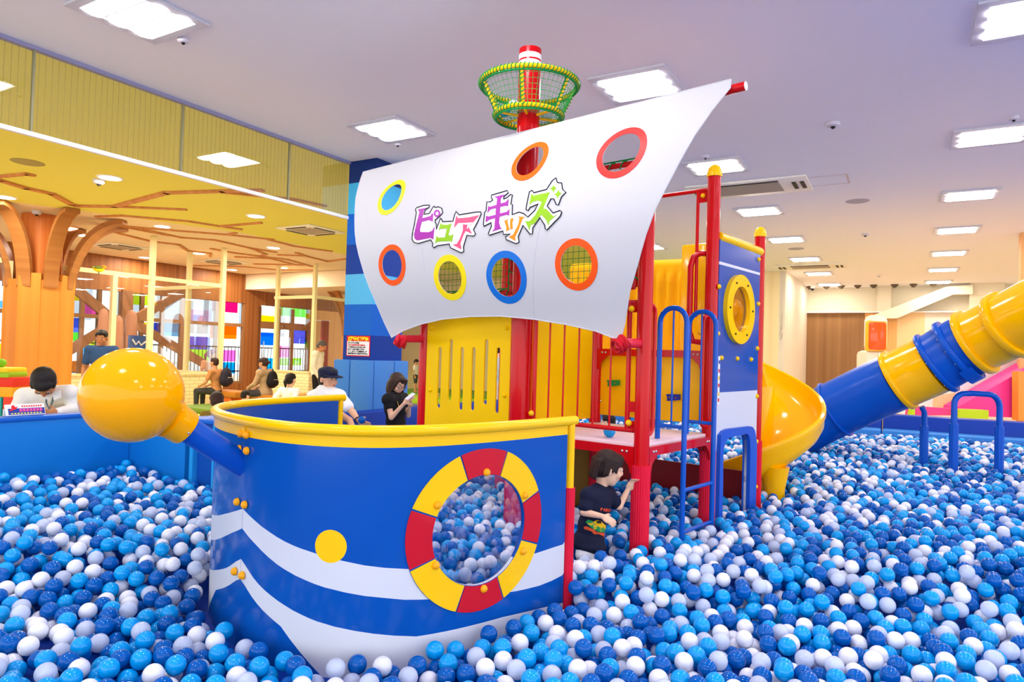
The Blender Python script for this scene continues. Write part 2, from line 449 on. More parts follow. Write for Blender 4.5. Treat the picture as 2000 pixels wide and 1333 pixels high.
disc_thing('ceiling_speaker', 'flat grey round grille on the yellow ceiling at the far left', 'speaker', 54, 317, .2, .01, mat('olive grille', (160, 150, 90), .6))
for px, py, lb in ((193, 351, 'smoke detector on the yellow ceiling beside the nearest round downlight'), (72, 412, 'cylindrical white detector over the timber tree column')):
    disc_thing('smoke_detector', lb, 'smoke detector', px, py, .08, .07, G1, dark=1)
GLOW = mat('downlight glow', (255, 246, 230), .5, emit=14)
for px, py, lb in ((215, 347, 'nearest round downlight on the yellow ceiling'), (10, 385, 'round downlight on the yellow ceiling at the left border'), (500, 422, 'round downlight left of the yellow-ceiling air conditioner'),
                   (317, 442, 'round downlight between the ceiling branches over the glass room'), (534, 484, 'round downlight beside the curled branch end'), (139, 446, 'round downlight right behind the timber tree trunk'),
                   (165, 460, 'round downlight behind the curved ribs of the timber tree'), (389, 495, 'small round downlight over the glass room, left one'), (283, 503, 'small round downlight close to the brown wall'), (453, 527, 'small round downlight beside the far air conditioner'), (552, 523, 'small round downlight above the cream bulkhead')):
    c = onz(px, py, CEIL); mb = MB(); mb.lathe([(.14, -.012), (.17, -.012), (.18, -.001)], c, UP, 24)
    t = thing('round_downlight', lb, 'downlight', c, 'round downlights'); mb.build('rim', WHT, t)
    m2 = MB(); m2.lathe([(.001, -.014), (.14, -.014), (.14, -.006)], c, UP, 24); m2.build('glow_disc', GLOW, t)
    ld_ = bpy.data.lights.new('downlight_lamp', 'AREA'); ld_.shape = 'DISK'; ld_.size = .26; ld_.energy = 48; ld_.color = (1, .93, .8); lo_ = bpy.data.objects.new('lamp_light', ld_); C.objects.link(lo_); lo_.location = c - UP * .03; lo_.parent = t; lo_.matrix_parent_inverse = Matrix.Translation(-c)
def ac4(px, py, s, label, z=CEIL, long=0):
    c = onz(px, py, z); a, b, _ = rmf(c); t = thing('air_conditioner', label, 'air conditioner', c)
    wa, wb = (s * (1.9 if long else 1), s)
    rbox(MB(), a - wa / 2, a + wa / 2, b - wb / 2, b + wb / 2, z - .03, z - .001, 0, .008).build('panel', mat('ac white', (240, 236, 224), .5), t)
    g = .62
    mb = MB(); ga = wa / 2 * (.55 if long else g); gb = wb / 2 * g
    rbox(mb, a - ga, a + ga, b - gb, b + gb, z - .036, z - .028)
    mb.build('grille', stripes('ac grille', (150, 140, 130), (184, 172, 160), RV + RU, 60, .6), t)
    mb = MB()
    if long:
        rbox(mb, a - ga, a + ga, b - gb - .07, b - gb - .04, z - .04, z - .026)
        for q in (0, .1): rbox(mb, a + wa / 2 * .74 + q, a + wa / 2 * .74 + q + .05, b - gb * .7, b + gb * .7, z - .04, z - .026)
        for q in (0, .1): rbox(mb, a - wa / 2 * .74 - q - .05, a - wa / 2 * .74 - q, b - gb * .7, b + gb * .7, z - .04, z - .026)
    else:
        for s_ in (-1, 1):
            rbox(mb, a - gb * .9, a + gb * .9, b + s_ * wb * .41 - .025, b + s_ * wb * .41 + .025, z - .04, z - .026)
            rbox(mb, a + s_ * wb * .41 - .025, a + s_ * wb * .41 + .025, b - gb * .9, b + gb * .9, z - .04, z - .026)
    mb.build('slot', mat('ac slot', (50, 46, 44), .6), t)
ac4(1462, 366, .82, 'long ceiling air conditioner behind the red post with the yellow cap', long=1)
ac4(1583, 520, .82, 'far ceiling air conditioner between two lights of the middle row', long=1)
ac4(607, 449, .95, 'square ceiling air conditioner on the yellow ceiling beside the striped column')
ac4(235, 481, .95, 'square ceiling air conditioner behind the timber tree, nearer the trunk')
ac4(437, 511, .95, 'square ceiling air conditioner furthest away over the glass room')
c = onz(1600, 354, CEIL); a, b, _ = rmf(c)
mb = MB(); s = .24
for q in (-1, 1): rbox(mb, a - .34, a + .34, b + q * s - .007, b + q * s + .007, CEIL - .004, CEIL - .0005); rbox(mb, a + q * .34 - .012, a + q * .34 + .012, b - s, b + s, CEIL - .006, CEIL - .0005)
tag(mb.build('ceiling_hatch', mat('hatch rim', (212, 200, 196), .5)), 'thin-framed access hatch in the ceiling right of the nearer air conditioner', 'hatch')
# spot fittings hanging at the far wall
for k, px in enumerate((1582, 1614, 1643, 1675, 1706, 1747, 1784, 1823)):
    c = onpl(px, 569, RM(0, 23.0), RU); mb = MB()
    mb.lathe([(.10, 0), (.10, -.03), (.06, -.07), (.04, -.1)], Vector((c.x, c.y, CEIL)), UP, 14)
    o = mb.build('ceiling_spot', mat('spot dark', (96, 84, 70), .5)); tag(o, 'small dark spot fitting on the far ceiling edge, %s from the left' % ['first', 'second', 'third', 'fourth', 'fifth', 'sixth', 'seventh', 'eighth'][k], 'spotlight', 'far ceiling spots')

# ================================================================ BALL PIT WALLS
def capped_wall(name, label, a0, a1, b0, b1, z1, m, cap, cat='pit wall'):
    c = RM((a0 + a1) / 2, (b0 + b1) / 2, 0); t = thing(name, label, cat, c)
    rbox(MB(), a0, a1, b0, b1, 0, z1 - .035, 0, .004).build('panel', m, t)
    e = .006
    rbox(MB(), a0 - e, a1 + e, b0 - e, b1 + e, z1 - .035, z1, 0, .01).build('top_cap', cap, t)
    return t
CAPB = mat('pit wall cap', (20, 100, 200), .4)
capped_wall('pit_wall', 'tall bright blue pit wall along the left border below the sign', -5.52, -5.4, -3.5, 3.23, .96, WALLB, CAPB)
capped_wall('pit_wall', 'bright blue pit wall turning right behind the big yellow ball', -5.52, -4.69, 3.232, 3.35, .96, WALLB, CAPB)
t = thing('pit_gate', 'narrow blue cabinet with light blue edges ending the pit wall beside the ship bow', 'gate', RM(-4.45, 3.4))
rbox(MB(), -4.58, -4.34, 3.26, 3.62, 0, .93).build('body', mat('gate blue', (14, 84, 178), .45), t)
mb = MB()
for a in (-4.60, -4.34):
    for b in (3.24, 3.62): rbox(mb, a - .02, a + .02, b - .02, b + .02, 0, .93)
mb.build('edge_post', mat('light blue edge', (38, 160, 232), .4), t)
rbox(MB(), -4.66, -4.3, 3.2, 3.66, .93, .96, 0, .005).build('top_cap', CAPB, t)
# left bench
t = thing('padded_bench', 'long navy padded bench at the left pit side, a man and a woman on it', 'bench', RM(-5.3, 7))
rbox(MB(), -5.67, -5.5, 3.9, 10.6, 0, .78, 0, .03).build('back_pad', NAVY, t)
rbox(MB(), -5.5, -4.95, 3.9, 10.6, 0, .44, 0, .03).build('seat_pad', mat('seat navy', (20, 48, 130), .5), t)
# far wall with lighter step in front
t = thing('padded_wall', 'long dark blue padded wall closing the pit at the back', 'pit wall', RM(0, 11.1))
for k in range(8): rbox(MB(), -5.7 + 1.8 * k + .006, -3.9 + 1.8 * k - .006, 11, 11.3, .0, .81, 0, .025).build('pad', mat('far pad', (8, 58, 160), .45), t)
t = thing('padded_step', 'lighter blue padded step in front of the back pit wall, balls against it', 'step', RM(0, 10.7))
for k in range(8): rbox(MB(), -5.7 + 1.8 * k + .006, -3.9 + 1.8 * k - .006, 10.6, 10.98, .0, .62, 0, .03).build('pad', mat('step pad', (46, 126, 206), .5), t)
struct(rbox(MB(), -5.4, 8.8, -3.5, 10.6, 0.02, .2), 'floor_pit', NAVY)
# ================================================================ PLAY TOWER
POSTM = .045
TW = thing('play_tower', 'red, yellow and blue play tower with mast, crow nest, railings, ladder and round-window panel', 'play structure', T(-.5, .9, .2))
SAX = (SV, SU, UP)
OBST = []      # (x, y, radius) obstacles standing in the balls
OSEG = []      # wall segments standing in the balls
def sbox(mb, v0, v1, u0, u1, z0, z1, m=0, bev=0):
    return mb.box(T((v0 + v1) / 2, (u0 + u1) / 2, (z0 + z1) / 2), (abs(v1 - v0), abs(u1 - u0), abs(z1 - z0)), SAX, m, bev)
def ribbed(k): return 1.0 if k % 2 else .93
def post(v, u, ztop, r=POSTM, z0=.2, cap=True, sleeve=.88, label=None):
    c = T(v, u, 0); OBST.append((c.x, c.y, r + .02))
    p = MB().tube([c + UP * z0, c + UP * ztop], r, 24).build('post', RE, TW)
    if cap:
        k = MB(); k.lathe([(r * 1.17, -.012), (r * 1.17, .018), (r * 1.08, .024)] + [(max(.001, r * 1.06 * cos(pi / 2 * i / 7)), .026 + r * 1.06 * sin(pi / 2 * i / 7)) for i in range(8)], c + UP * ztop, UP, 20)
        k.build('post_cap', YE, p)
    if sleeve:
        s = MB(); s.tube([c + UP * z0, c + UP * sleeve], r * 1.22, 48, prof=ribbed); s.build('foam_sleeve', PK, p)
    return p
def knob(lst, c, n, r=.019):
    lst.append((c, n, r))
class KL(list):
    def build(s, name, m, parent):
        for c, n, r in s:
            mb = MB(); knob1(mb, c, n, r); mb.build(name, m, parent)
def knob1(mb, c, n, r=.019, m=0):
    mb.lathe([(r * 1.02, 0), (r, r * .35), (r * .78, r * .8), (r * .4, r * 1.05), (.001, r * 1.12)], c, n, 12, m)
D = .93
post(0, 0, 2.745); post(-1.85, 0, 2.745); post(0, D - .0, 2.78); post(-.92, D, 2.78); post(0, 1.83, 2.5, .040); post(-.92, 1.86, 1.52, .040, cap=False); post(-1.85, D, 2.74); post(-1.85, 1.86, 1.52, cap=False)
# mast
mc = T(-.915, 0, 0); OBST.append((mc.x, mc.y, .1))
ms = MB(); ms.lathe([(.075, .2), (.075, 3.435), (.0755, 3.435), (.0755, 3.468), (.0755, 3.48), (.0755, 3.516), (.0755, 3.556)], mc, UP, 32, ms=[0, 0, 1, 0, 1, 0])
ms.build('mast', [RE, WHT], TW)
MB().tube([mc + UP * .2, mc + UP * .88], .09, 60, prof=ribbed).build('foam_sleeve', PK, TW)
# lower deck
sbox(MB(), -.92, 0, 0, D, .972, 1.0, 0, .004).build('deck', PKD, TW)
def beam(v0, u0, v1, u1, z1, h=.055, n=None, bolts=True):
    a, b = T(v0, u0, 0), T(v1, u1, 0); d = (b - a).normalized(); n = d.cross(UP); L = (b - a).length
    m = MB(); o = a + UP * z1
    g = .11
    prof = [(.03, 0), (L - .03, 0), (L - .03, -h - g), (L - .05, -h - g * .9), (L - .065, -h - g * .45), (L - .12, -h), (.12, -h), (.065, -h - g * .45), (.05, -h - g * .9), (.03, -h - g)]
    m.prism(prof, lambda x, z: o + d * x + UP * z - n * .008, n * .016); q = m.build('deck_beam', RE, TW)
    if bolts:
        for x in (.075, .105, L - .075, L - .105): dot(q, 'bolt', o + d * x - UP * (h * .55) + n * .007, .009, MET); dot(q, 'bolt', o + d * x - UP * (h * .55) - n * .007, .009, MET)
    return q
beam(-.92, -.03, 0, -.03, .985); beam(.03, 0, .03, D, .985); beam(-.92, D, 0, D, .985); beam(-.92, 0, -.92, D, .985)
# upper deck with the yellow climbing board
sbox(MB(), -1.85, 0, D, 1.86, 1.53, 1.558, 0, .004).build('deck', PKD, TW)
beam(-.92, D - .03, 0, D - .03, 1.565, .05); beam(-1.85, D - .03, -.92, D - .03, 1.565, .05)
cb = sbox(MB(), -.885, -.05, D + .0, D + .02, 1.06, 1.555, 0, .003).build('climbing_board', mat('board yellow', (252, 194, 12), .35), TW)
def hold(px, py, w, m, kind=0):
    c = onpl(px, py, T(0, D - .01, 0), SU); q = MB(); x = w / 2
    q.prism([(-x * 1.25, .018), (x * 1.05, .022), (x * 1.05, -.018), (-x, -.03), (-x * 1.0, .0)], lambda a, b: c + SV * a + UP * b, -SU * .035)
    o = q.build('climbing_hold', m, cb)
    for e in (-.55, .55): dot(cb, 'hold_bolt', c + SV * (e * x) - SU * .034 - UP * .003, .0075, mat('copper bolt', (190, 120, 80), .3, metal=1))
hold(1201, 748, .085, mat('hold green', (20, 140, 60), .4)); hold(1318, 776, .085, mat('hold blue', (22, 44, 150), .4)); hold(1283, 728, .075, YS); hold(1237, 798, .07, RE)
for px, py in ((1173, 783), (1198, 694), (1345, 697)): dot(cb, 'board_bolt', onpl(px, py, T(0, D - .005, 0), SU), .009, MET)
# yellow side panel below the upper deck (shade side of the hull)
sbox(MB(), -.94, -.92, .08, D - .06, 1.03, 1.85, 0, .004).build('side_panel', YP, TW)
sbox(MB(), -.94, -.92, .1, D - .06, .2, .93, 0, .004).build('lower_panel', mat('yellow board shaded', (112, 80, 18), .6), TW)  # yellow board, darkened to carry the shade beneath the deck
sbox(MB(), -1.8, -.05, 1.82, 1.84, .2, .63, 0, .004).build('low_red_board', RE_SH, TW)
OSEG.append((T(-1.8, 1.83, 0), T(-.05, 1.83, 0), .02))
OSEG.append((T(-.93, .05, 0), T(-.93, .9, 0), .02))
# corrugated yellow hood of the slide entrance on the upper deck
m = MB(); vs = []; n = 132
xs = [-1.80 + (1.80 - .60) * k / n for k in range(n + 1)]
def rib(x):
    t = ((x + 1.8) / .10) % 1.0
    return .028 * (sin(pi * min(1, max(0, (t - .15) / .7))) ** .6 if .15 < t < .85 else 0)
rows = [(1.56, 0), (1.66, .0), (1.70, .6), (1.9, 1), (2.16, 1), (2.22, .5), (2.25, 0), (2.30, 0), (2.345, -.35), (2.36, -1)]
for z, k in rows:
    for x in xs: vs.append(T(x, 1.80 - (rib(x) * k if k > 0 else k * .05) + .0, z + (.03 if z > 2.2 else 0) * (-(x + .6) / 1.2)))
fs = [(r * (n + 1) + i, r * (n + 1) + i + 1, (r + 1) * (n + 1) + i + 1, (r + 1) * (n + 1) + i) for r in range(len(rows) - 1) for i in range(n)]
o_ = len(vs)
for z, k in rows:
    for x in xs: vs.append(T(x, 1.87, z + (.03 if z > 2.2 else 0) * (-(x + .6) / 1.2)))
fs += [(o_ + r * (n + 1) + i, o_ + (r + 1) * (n + 1) + i, o_ + (r + 1) * (n + 1) + i + 1, o_ + r * (n + 1) + i + 1) for r in range(len(rows) - 1) for i in range(n)]
m.add(vs, fs); m.build('slide_hood', mat('hood yellow', (255, 188, 0), .42, spec=.12), TW, angle=85)
sbox(MB(), -.62, -.40, 1.72, 1.9, 1.56, 2.46, 0, .02).build('hood_pillar', YS, TW)
sbox(MB(), -.40, -.06, 1.78, 1.86, 1.56, 2.25, 0, .02).build('hood_side', YS, TW)

# ---- railings and nets between the front posts
def rail(name, P, r, parent=TW, m=RE, seg=14): return MB().tube(P, r, seg).build(name, m, parent)
rl = rail('railing', [T(-.83, 0, 1.075), T(-.055, 0, 1.075)], .014)
rail('top_rail', [T(-.83, 0, 1.83), T(-.055, 0, 1.83)], .014, rl)
for k, x in enumerate((-.80, -.682, -.568, -.455, -.342, -.222, -.10)):
    rail('bar', [T(x, 0, 1.07), T(x, 0, 1.83)], .006 if 0 < k < 6 else .015, rl)
kb = KL()
for x, z in ((-.80, 1.12), (-.075, 1.12), (-.075, 1.79), (-.80, 1.79)): knob(kb, T(x, -.02, z), -SU)
kb.build('knob', YE, rl)
for x, z in ((-.83, 1.09), (-.06, 1.10), (-.06, 1.80), (-.06, 1.215)): sbox(MB(), x - .03, x + .03, -.008, .008, z - .03, z + .03).build('bracket', RE, rl)
def net_panel(v0, v1, z0, z1, u=0.0, axis='v', parent=TW):
    fr = MB(); 
    def Q(x, z): return T(x, u, z) if axis == 'v' else T(u, x, z)
    P = [Q(v0, z0), Q(v1, z0), Q(v1, z1), Q(v0, z1)]
    for i in range(4): fr.tube([P[i], P[(i + 1) % 4]], .016, 12)
    f = fr.build('net_frame', RE, parent)
    nt = MB(); s = .042; x = v0 + .03
    while x < v1 - .02: nt.tube([Q(x, z0 + .02), Q(x, z1 - .02)], .0018, 4, caps=False); x += s
    z = z0 + .03
    while z < z1 - .02: nt.tube([Q(v0 + .02, z), Q(v1 - .02, z)], .0018, 4, caps=False); z += s
    nt.build('net', mat('net green', (60, 140, 60), .7), f)
    lc = MB()                                                   # rope lacing round the frame
    for (a, b) in ((P[0], P[3]), (P[1], P[2]), (P[3], P[2]), (P[0], P[1])):
        L = (b - a).length; d = (b - a) / L; w = d.cross(SU if axis == 'v' else SV); g = SU if axis == 'v' else SV; k = int(L / .075)
        pts = [a + d * (L * t / (k * 8)) + (w * cos(2 * pi * t / 8) + g * sin(2 * pi * t / 8)) * .021 for t in range(k * 8 + 1)]
        lc.tube(pts, .004, 5)
        lc.tube([a + w * (.028 if 1 else 0), b + w * .028], .005, 5)
    lc.build('lacing', GR, f)
    return f
net_panel(-1.78, -1.02, 1.92, 2.66); net_panel(-.80, -.07, 1.92, 2.66)
# top rails
rail('upper_rail', [T(-.83, D, 2.685), T(-.05, D, 2.685)], .014)
rail('rail_bar', [T(-.115, D, 2.685), T(-.115, D, 1.8)], .012)
rail('rail_bar', [T(-.8, D, 2.685), T(-.8, D, 1.8)], .012)
sbox(MB(), -.115, -.045, D - .006, D + .006, 2.60, 2.685).build('rail_bracket', RE, TW)
kb = KL(); knob(kb, T(-.075, D - .008, 2.645), -SU, .017)
knob(kb, T(-.07, D - .01, 1.69), -SU, .017); kb.build('knob', YE, TW)
rail('grab_rail', [T(-.045, D, 2.24), T(-.09, D - .0, 2.245), T(-.13, D - .02, 2.22), T(-.145, D - .03, 2.15), T(-.145, D - .03, 1.70), T(-.12, D - .02, 1.63), T(-.045, D, 1.62)], .021)
def loop(name, u0, u1, z0, z1, v=0, r=.013, m=RE):
    s = 1 if u1 > u0 else -1; q = .05
    P = [T(v, u0, z0)] + [T(v, u1 - s * q + s * q * sin(t * pi / 8), z0 + q - q * cos(t * pi / 8)) for t in range(0, 5)] + [T(v, u1 - s * q + s * q * cos(t * pi / 8), z1 - q + q * sin(t * pi / 8)) for t in range(0, 5)] + [T(v, u0, z1)]
    return MB().tube(P, r, 12).build(name, m, TW)
loop('grab_loop', .02, .125, 1.05, 1.82); loop('grab_loop', D - .02, D - .125, 1.05, 1.80)
rail('loop_bar', [T(0, .055, 1.05), T(0, .055, 1.82)], .006)

# ---- slotted yellow panel between left post and mast
sl = []
for px, y0, y1 in ((859.7, 678, 798), (881.4, 663, 785), (903, 678, 802), (925.7, 678, 803), (950.5, 663, 791), (973.7, 679, 808)):
    v_, _, zt = stf(onpl(px, y0, T(0, -.03, 0), SU)); zb = stf(onpl(px, y1, T(0, -.03, 0), SU))[2]
    w = .0175
    sl.append([(v_ + w * cos(t), zt - w + w * sin(t)) for t in [pi * k / 8 for k in range(9)]] + [(v_ - w * cos(t), zb + w - w * sin(t)) for t in [pi * k / 8 for k in range(9)]])
sp = cdt_sheet('slotted_panel', [(-1.80, .95), (-.985, .95), (-.985, 1.84), (-1.80, 1.84)], sl, [], lambda a, b: T(a, -.03, b), lambda a, b: SU, YP, .012, TW, grid=.15)
kb = KL()
for px, py in ((843.5, 641.5), (990.5, 641), (841, 762), (986, 773)): knob(kb, onpl(px, py, T(0, -.03, 0), SU), -SU, .016)
kb.build('knob', YP, sp)

# ---- round-window panel with crawl door
PV = .05
def pn(px, py): _, u_, z_ = stf(onpl(px, py, T(PV, 0, 0), SV)); return (u_, z_)
outer = [pn(*q) for q in ((1396, 940), (1396, 878), (1401, 850), (1407, 842), (1415, 838), (1458.5, 832.5), (1464, 834.5), (1468, 842), (1471.8, 867), (1470.5, 930))]
inner = [pn(*q) for q in ((1405, 940), (1405, 892), (1407, 874), (1411, 862), (1416.5, 855), (1452, 847), (1456, 851), (1457.8, 860), (1458.5, 881), (1457.5, 930))]
outer = [(max(.955, outer[0][0]), .205)] + [(max(.955, a), b) for a, b in outer] + [(outer[-1][0], .205)]
inner = [(inner[0][0], .205)] + inner + [(inner[-1][0], .205)]
pmap = lambda a, b: T(PV, a, b)
wt = pn(1440, 765)[1]
WC = (1.275, 1.873)
bandq = [pn(1402, 509.5), pn(1480, 531.8), pn(1480, 536.5), pn(1402, 515.5)]
bandq = [(.93, bandq[0][1]), (1.71, bandq[1][1]), (1.71, bandq[2][1]), (.93, bandq[3][1])]
wp = cdt_sheet('window_panel', [(.935, .2)] + [(inner[0][0], .2)] + inner[1:-1] + [(inner[-1][0], .2)] + [(1.705, .2), (1.705, 2.33), (.935, 2.335)], [circle(*WC, .168)],
               [([(.9, .19), (1.8, .19), (1.8, wt), (.9, wt)], 1), (bandq, 1)], pmap, lambda a, b: -SV, [HB, WH], .018, TW, grid=.2)
OSEG.append((T(PV, .94, 0), T(PV, inner[0][0], 0), .015)); OSEG.append((T(PV, inner[-1][0], 0), T(PV, 1.7, 0), .015))
fr = MB(); no = outer + inner[::-1]
fr.prism(no, lambda a, b: T(PV + .028, a, b), -SV * .06); fr.build('door_frame', mat('frame blue', (24, 84, 196), .35), wp)
cdt_sheet('window_ring', circle(*WC, .262, .25), [circle(*WC, .165)], [], lambda a, b: T(PV + .03, a, b), lambda a, b: -SV, YE, .03, wp, grid=.4)
cdt_sheet('window_pane', circle(*WC, .17), [], [], lambda a, b: T(PV + .004, a, b), lambda a, b: -SV, glass('orange pane', (255, 238, 206), .3), .004, wp, grid=.4)
for k in range(6):
    t = pi / 6 + k * pi / 3 + pi / 6; dot(wp, 'screw', T(PV + .031, WC[0] + .213 * cos(t), WC[1] + .208 * sin(t)), .008, BLK)
kb = KL()
for px, py in ((1407, 699.5), (1438, 701), (1465, 702.5), (1480, 507), (1478.8, 593.8), (1477, 681), (1476.5, 774.4), (1475.6, 863), (1474.4, 951.4), (1402, 560), (1400, 652)):
    u_, z_ = pn(px, py); knob(kb, T(PV, u_ + .01, z_), SV, .017)
kb.build('knob', YE, wp)
MB().tube([T(.03, .95, 2.355), T(.03, 1.74, 2.355)], .035, 18).build('panel_rail', YE, wp)

# ---- blue ladder with two tall loops
ld = rail('ladder', [T(.1, .345, .2), T(.1, .345, 1.73)] + [T(.01 + .09 * cos(t), .345, 1.73 + .09 * sin(t)) for t in [pi * k / 10 for k in range(1, 10)]] + [T(-.08, .345, 1.73), T(-.08, .345, 1.002)], .0165, m=LB, seg=16)
rail('stringer', [T(.11, .759, .2), T(.11, .759, 1.73)] + [T(.015 + .095 * cos(t), .759, 1.73 + .095 * sin(t)) for t in [pi * k / 10 for k in range(1, 10)]] + [T(-.08, .759, 1.73), T(-.08, .759, 1.002)], .0165, ld, LB, 16)
for u_ in (.345, .759):
    rail('loop_bar', [T(.012, u_, 1.085), T(.012, u_, 1.81)], .006, ld, LB)
    rail('cross_bar', [T(-.08, u_, 1.085), T(.1, u_, 1.085)], .012, ld, LB)
    c = T(.105, u_, 0); OBST.append((c.x, c.y, .02))
for z in (.70, .445): rail('rung', [T(.1, .345, z), T(.108, .759, z)], .0125, ld, LB)

# ---- yard, bars that hold the sail, crow's nest
MB().tube([T(-2.565, -.085, 2.898), T(.60, -.085, 2.935)], .024, 16).build('yard', RE, TW)
MB().tube([T(.598, -.085, 2.935), T(.603, -.085, 2.935)], .0225, 16).build('yard_end', WHT, TW)
for vv, z in ((-1.85, 1.60), (-.012, 1.588)):
    MB().tube([T(vv, -.02, z), T(vv + .0, -.27, z - .01)], .028, 32, prof=ribbed).build('sail_bar', mat('ribbed pink bar', (220, 30, 60), .4), TW)
cn = MB().tube([mc + UP * 3.315 + Vector((cos(t), sin(t), 0)) * .325 for t in [2 * pi * k / 40 for k in range(40)]], .015, 10, closed=True).build('crow_nest', YE, TW)
zt, rt, zb, rb = 3.315, .325, 3.105, .225
MB().tube([mc + UP * zb + Vector((cos(t), sin(t), 0)) * rb for t in [2 * pi * k / 40 for k in range(40)]], .015, 10, closed=True).build('lower_ring', YE, cn)
for k in range(6):
    t = 2 * pi * k / 6 + .35; d = Vector((cos(t), sin(t), 0))
    MB().tube([mc + d * rt + UP * zt, mc + d * rb + UP * zb], .011, 8).build('strut', YE, cn)
    MB().tube([mc + d * rb + UP * zb, mc + d * .07 + UP * (zb - .005)], .009, 8).build('spoke', YE, cn)
wr = MB()
for (R_, z, n) in ((rt, zt, 78), (rb, zb, 54)):
    P = []
    for k in range(n * 6):
        t = 2 * pi * k / (n * 6); q = 2 * pi * k / 6; d = Vector((cos(t), sin(t), 0)); P.append(mc + UP * (z + .0185 * sin(q)) + d * (R_ + .0185 * cos(q)))
    wr.tube(P, .0036, 4, closed=True)
    wr.tube([mc + UP * (z - .022) + Vector((cos(t), sin(t), 0)) * (R_ - .004) for t in [2 * pi * k / 40 for k in range(40)]], .0075, 6, closed=True)
for k in range(6):
    t = 2 * pi * k / 6 + .35; d = Vector((cos(t), sin(t), 0)); a = mc + d * rt + UP * zt; b = mc + d * rb + UP * zb
    ax = (b - a).normalized(); e1 = ax.cross(d).normalized(); e2 = ax.cross(e1); P = []
    for q in range(9 * 6 + 1): P.append(a.lerp(b, q / 54) + (e1 * cos(2 * pi * q / 6) + e2 * sin(2 * pi * q / 6)) * .0145)
    wr.tube(P, .0036, 4)
    wr.tube([a + ax * .02 + e1 * .014, b + e1 * .014], .005, 5)
wr.build('rope_wrap', GR, cn)
nt = MB()
for k in range(54):
    t = 2 * pi * k / 54; d = Vector((cos(t), sin(t), 0)); nt.tube([mc + d * (rt * (1 - q) + rb * q - .014 * sin(pi * q)) + UP * (zt * (1 - q) + zb * q) for q in (0, .33, .66, 1)], .0016, 4, caps=False)
for q in [k / 7 for k in range(1, 7)]:
    R_ = rt * (1 - q) + rb * q - .014 * sin(pi * q); nt.tube([mc + UP * (zt * (1 - q) + zb * q) + Vector((cos(t), sin(t), 0)) * R_ for t in [2 * pi * k / 40 for k in range(40)]], .0016, 4, closed=True)
for R_ in (.1, .13, .16, .19): nt.tube([mc + UP * zb + Vector((cos(t), sin(t), 0)) * R_ for t in [2 * pi * k / 30 for k in range(30)]], .0016, 4, closed=True)
for k in range(30):
    t = 2 * pi * k / 30; d = Vector((cos(t), sin(t), 0)); nt.tube([mc + d * .08 + UP * zb, mc + d * rb + UP * zb], .0016, 4, caps=False)
nt.build('net', mat('nest net green', (40, 170, 70), .7), cn)

# ================================================================ SAIL
WZ = [(1.5, .21), (1.61, .22), (1.70, .243), (1.87, .306), (1.99, .34), (2.15, .366), (2.27, .372), (2.38, .357), (2.5, .331), (2.66, .283), (2.79, .214), (2.935, .12), (3.05, .02)]
def wz(z):
    zs = [p[0] for p in WZ]; ws = [p[1] for p in WZ]
    return float(np.interp(z, zs, ws))
# smooth the belly
_zz = np.linspace(1.5, 3.05, 200); _ww = np.interp(_zz, [p[0] for p in WZ], [p[1] for p in WZ]); _k = np.ones(15) / 15; _ws = np.convolve(np.pad(_ww, 7, 'edge'), _k, 'valid')
def wz(z): return float(np.interp(z, _zz, _ws))
def sailp(px, py):
    z = 2.2
    for _ in range(12): X = onpl(px, py, T(0, -wz(z), 0), SU); z = .5 * z + .5 * X.z
    return (stf(X)[0], X.z)
def smap(off=0): return lambda a, b: T(a, -wz(b) - off, b)
def snorm(a, b):
    g = (wz(b + .01) - wz(b - .01)) / .02; n = (SU + UP * g).normalized(); return n
top = [(709, 336), (860, 297.5), (1030, 255), (1230, 204.5), (1427, 154.5)]
right = [(1426, 171), (1407, 194), (1389, 217), (1357.6, 262.4), (1324, 322), (1300, 368), (1278.4, 411), (1261.6, 457), (1244.4, 519), (1229.4, 570), (1219.6, 634.5), (1213, 660)]
bottom = [(1199, 661), (1163, 647), (1107.5, 634.5), (1043, 624), (979, 618), (919, 618.7), (864, 624), (821, 634), (787, 647)]
left = [(765, 660), (750.5, 630), (731, 583), (712, 536), (701, 498), (693.7, 455), (693.7, 408), (699, 369)]
OUT = [sailp(*q) for q in top + right + bottom + left]
def dens(poly, s=.08):
    o = []
    for i in range(len(poly)):
        a, b = poly[i], poly[(i + 1) % len(poly)]; n = max(1, int(math.dist(a, b) / s)); o += [(a[0] + (b[0] - a[0]) * k / n, a[1] + (b[1] - a[1]) * k / n) for k in range(n)]
    return o
OUT = dens(OUT)
holes = []
SPEC = [('yellow', (764, 385), ((736, 400), (792, 370), (775, 353), (752, 417)), .74, (244, 226, 20)),
        ('orange', (1034.5, 314), ((998, 330), (1071, 297), (1050, 277), (1018, 351)), .74, (248, 104, 12)),
        ('red', (1213, 297), ((1161, 320), (1265, 275), (1235, 250), (1190, 344)), .75, (236, 44, 36)),
        ('orange', (765.5, 518), ((739, 518), (792, 518), (766, 478), (765, 558)), .73, (248, 84, 6)),
        ('yellow', (878.5, 542.5), ((846, 543), (911, 541), (880, 500), (877, 585)), .72, (248, 222, 0)),
        ('blue', (988.5, 542), ((950, 543), (1027, 541), (990, 490), (987, 594)), .73, (6, 110, 206)),
        ('orange', (1125, 517), ((1083, 518), (1167, 516), (1127, 467), (1123, 568)), .73, (248, 84, 6))]
for nm, c, ex, k, col in SPEC:
    C_ = sailp(*c); R_ = sum(math.dist(C_, sailp(*e)) for e in ex) / 4; holes.append((C_, R_, k))
ST = thing('ship_sail', 'white billowing sail with coloured porthole rings and pastel lettering hung from the red yard', 'sail', T(-.95, -.12, 2.9))
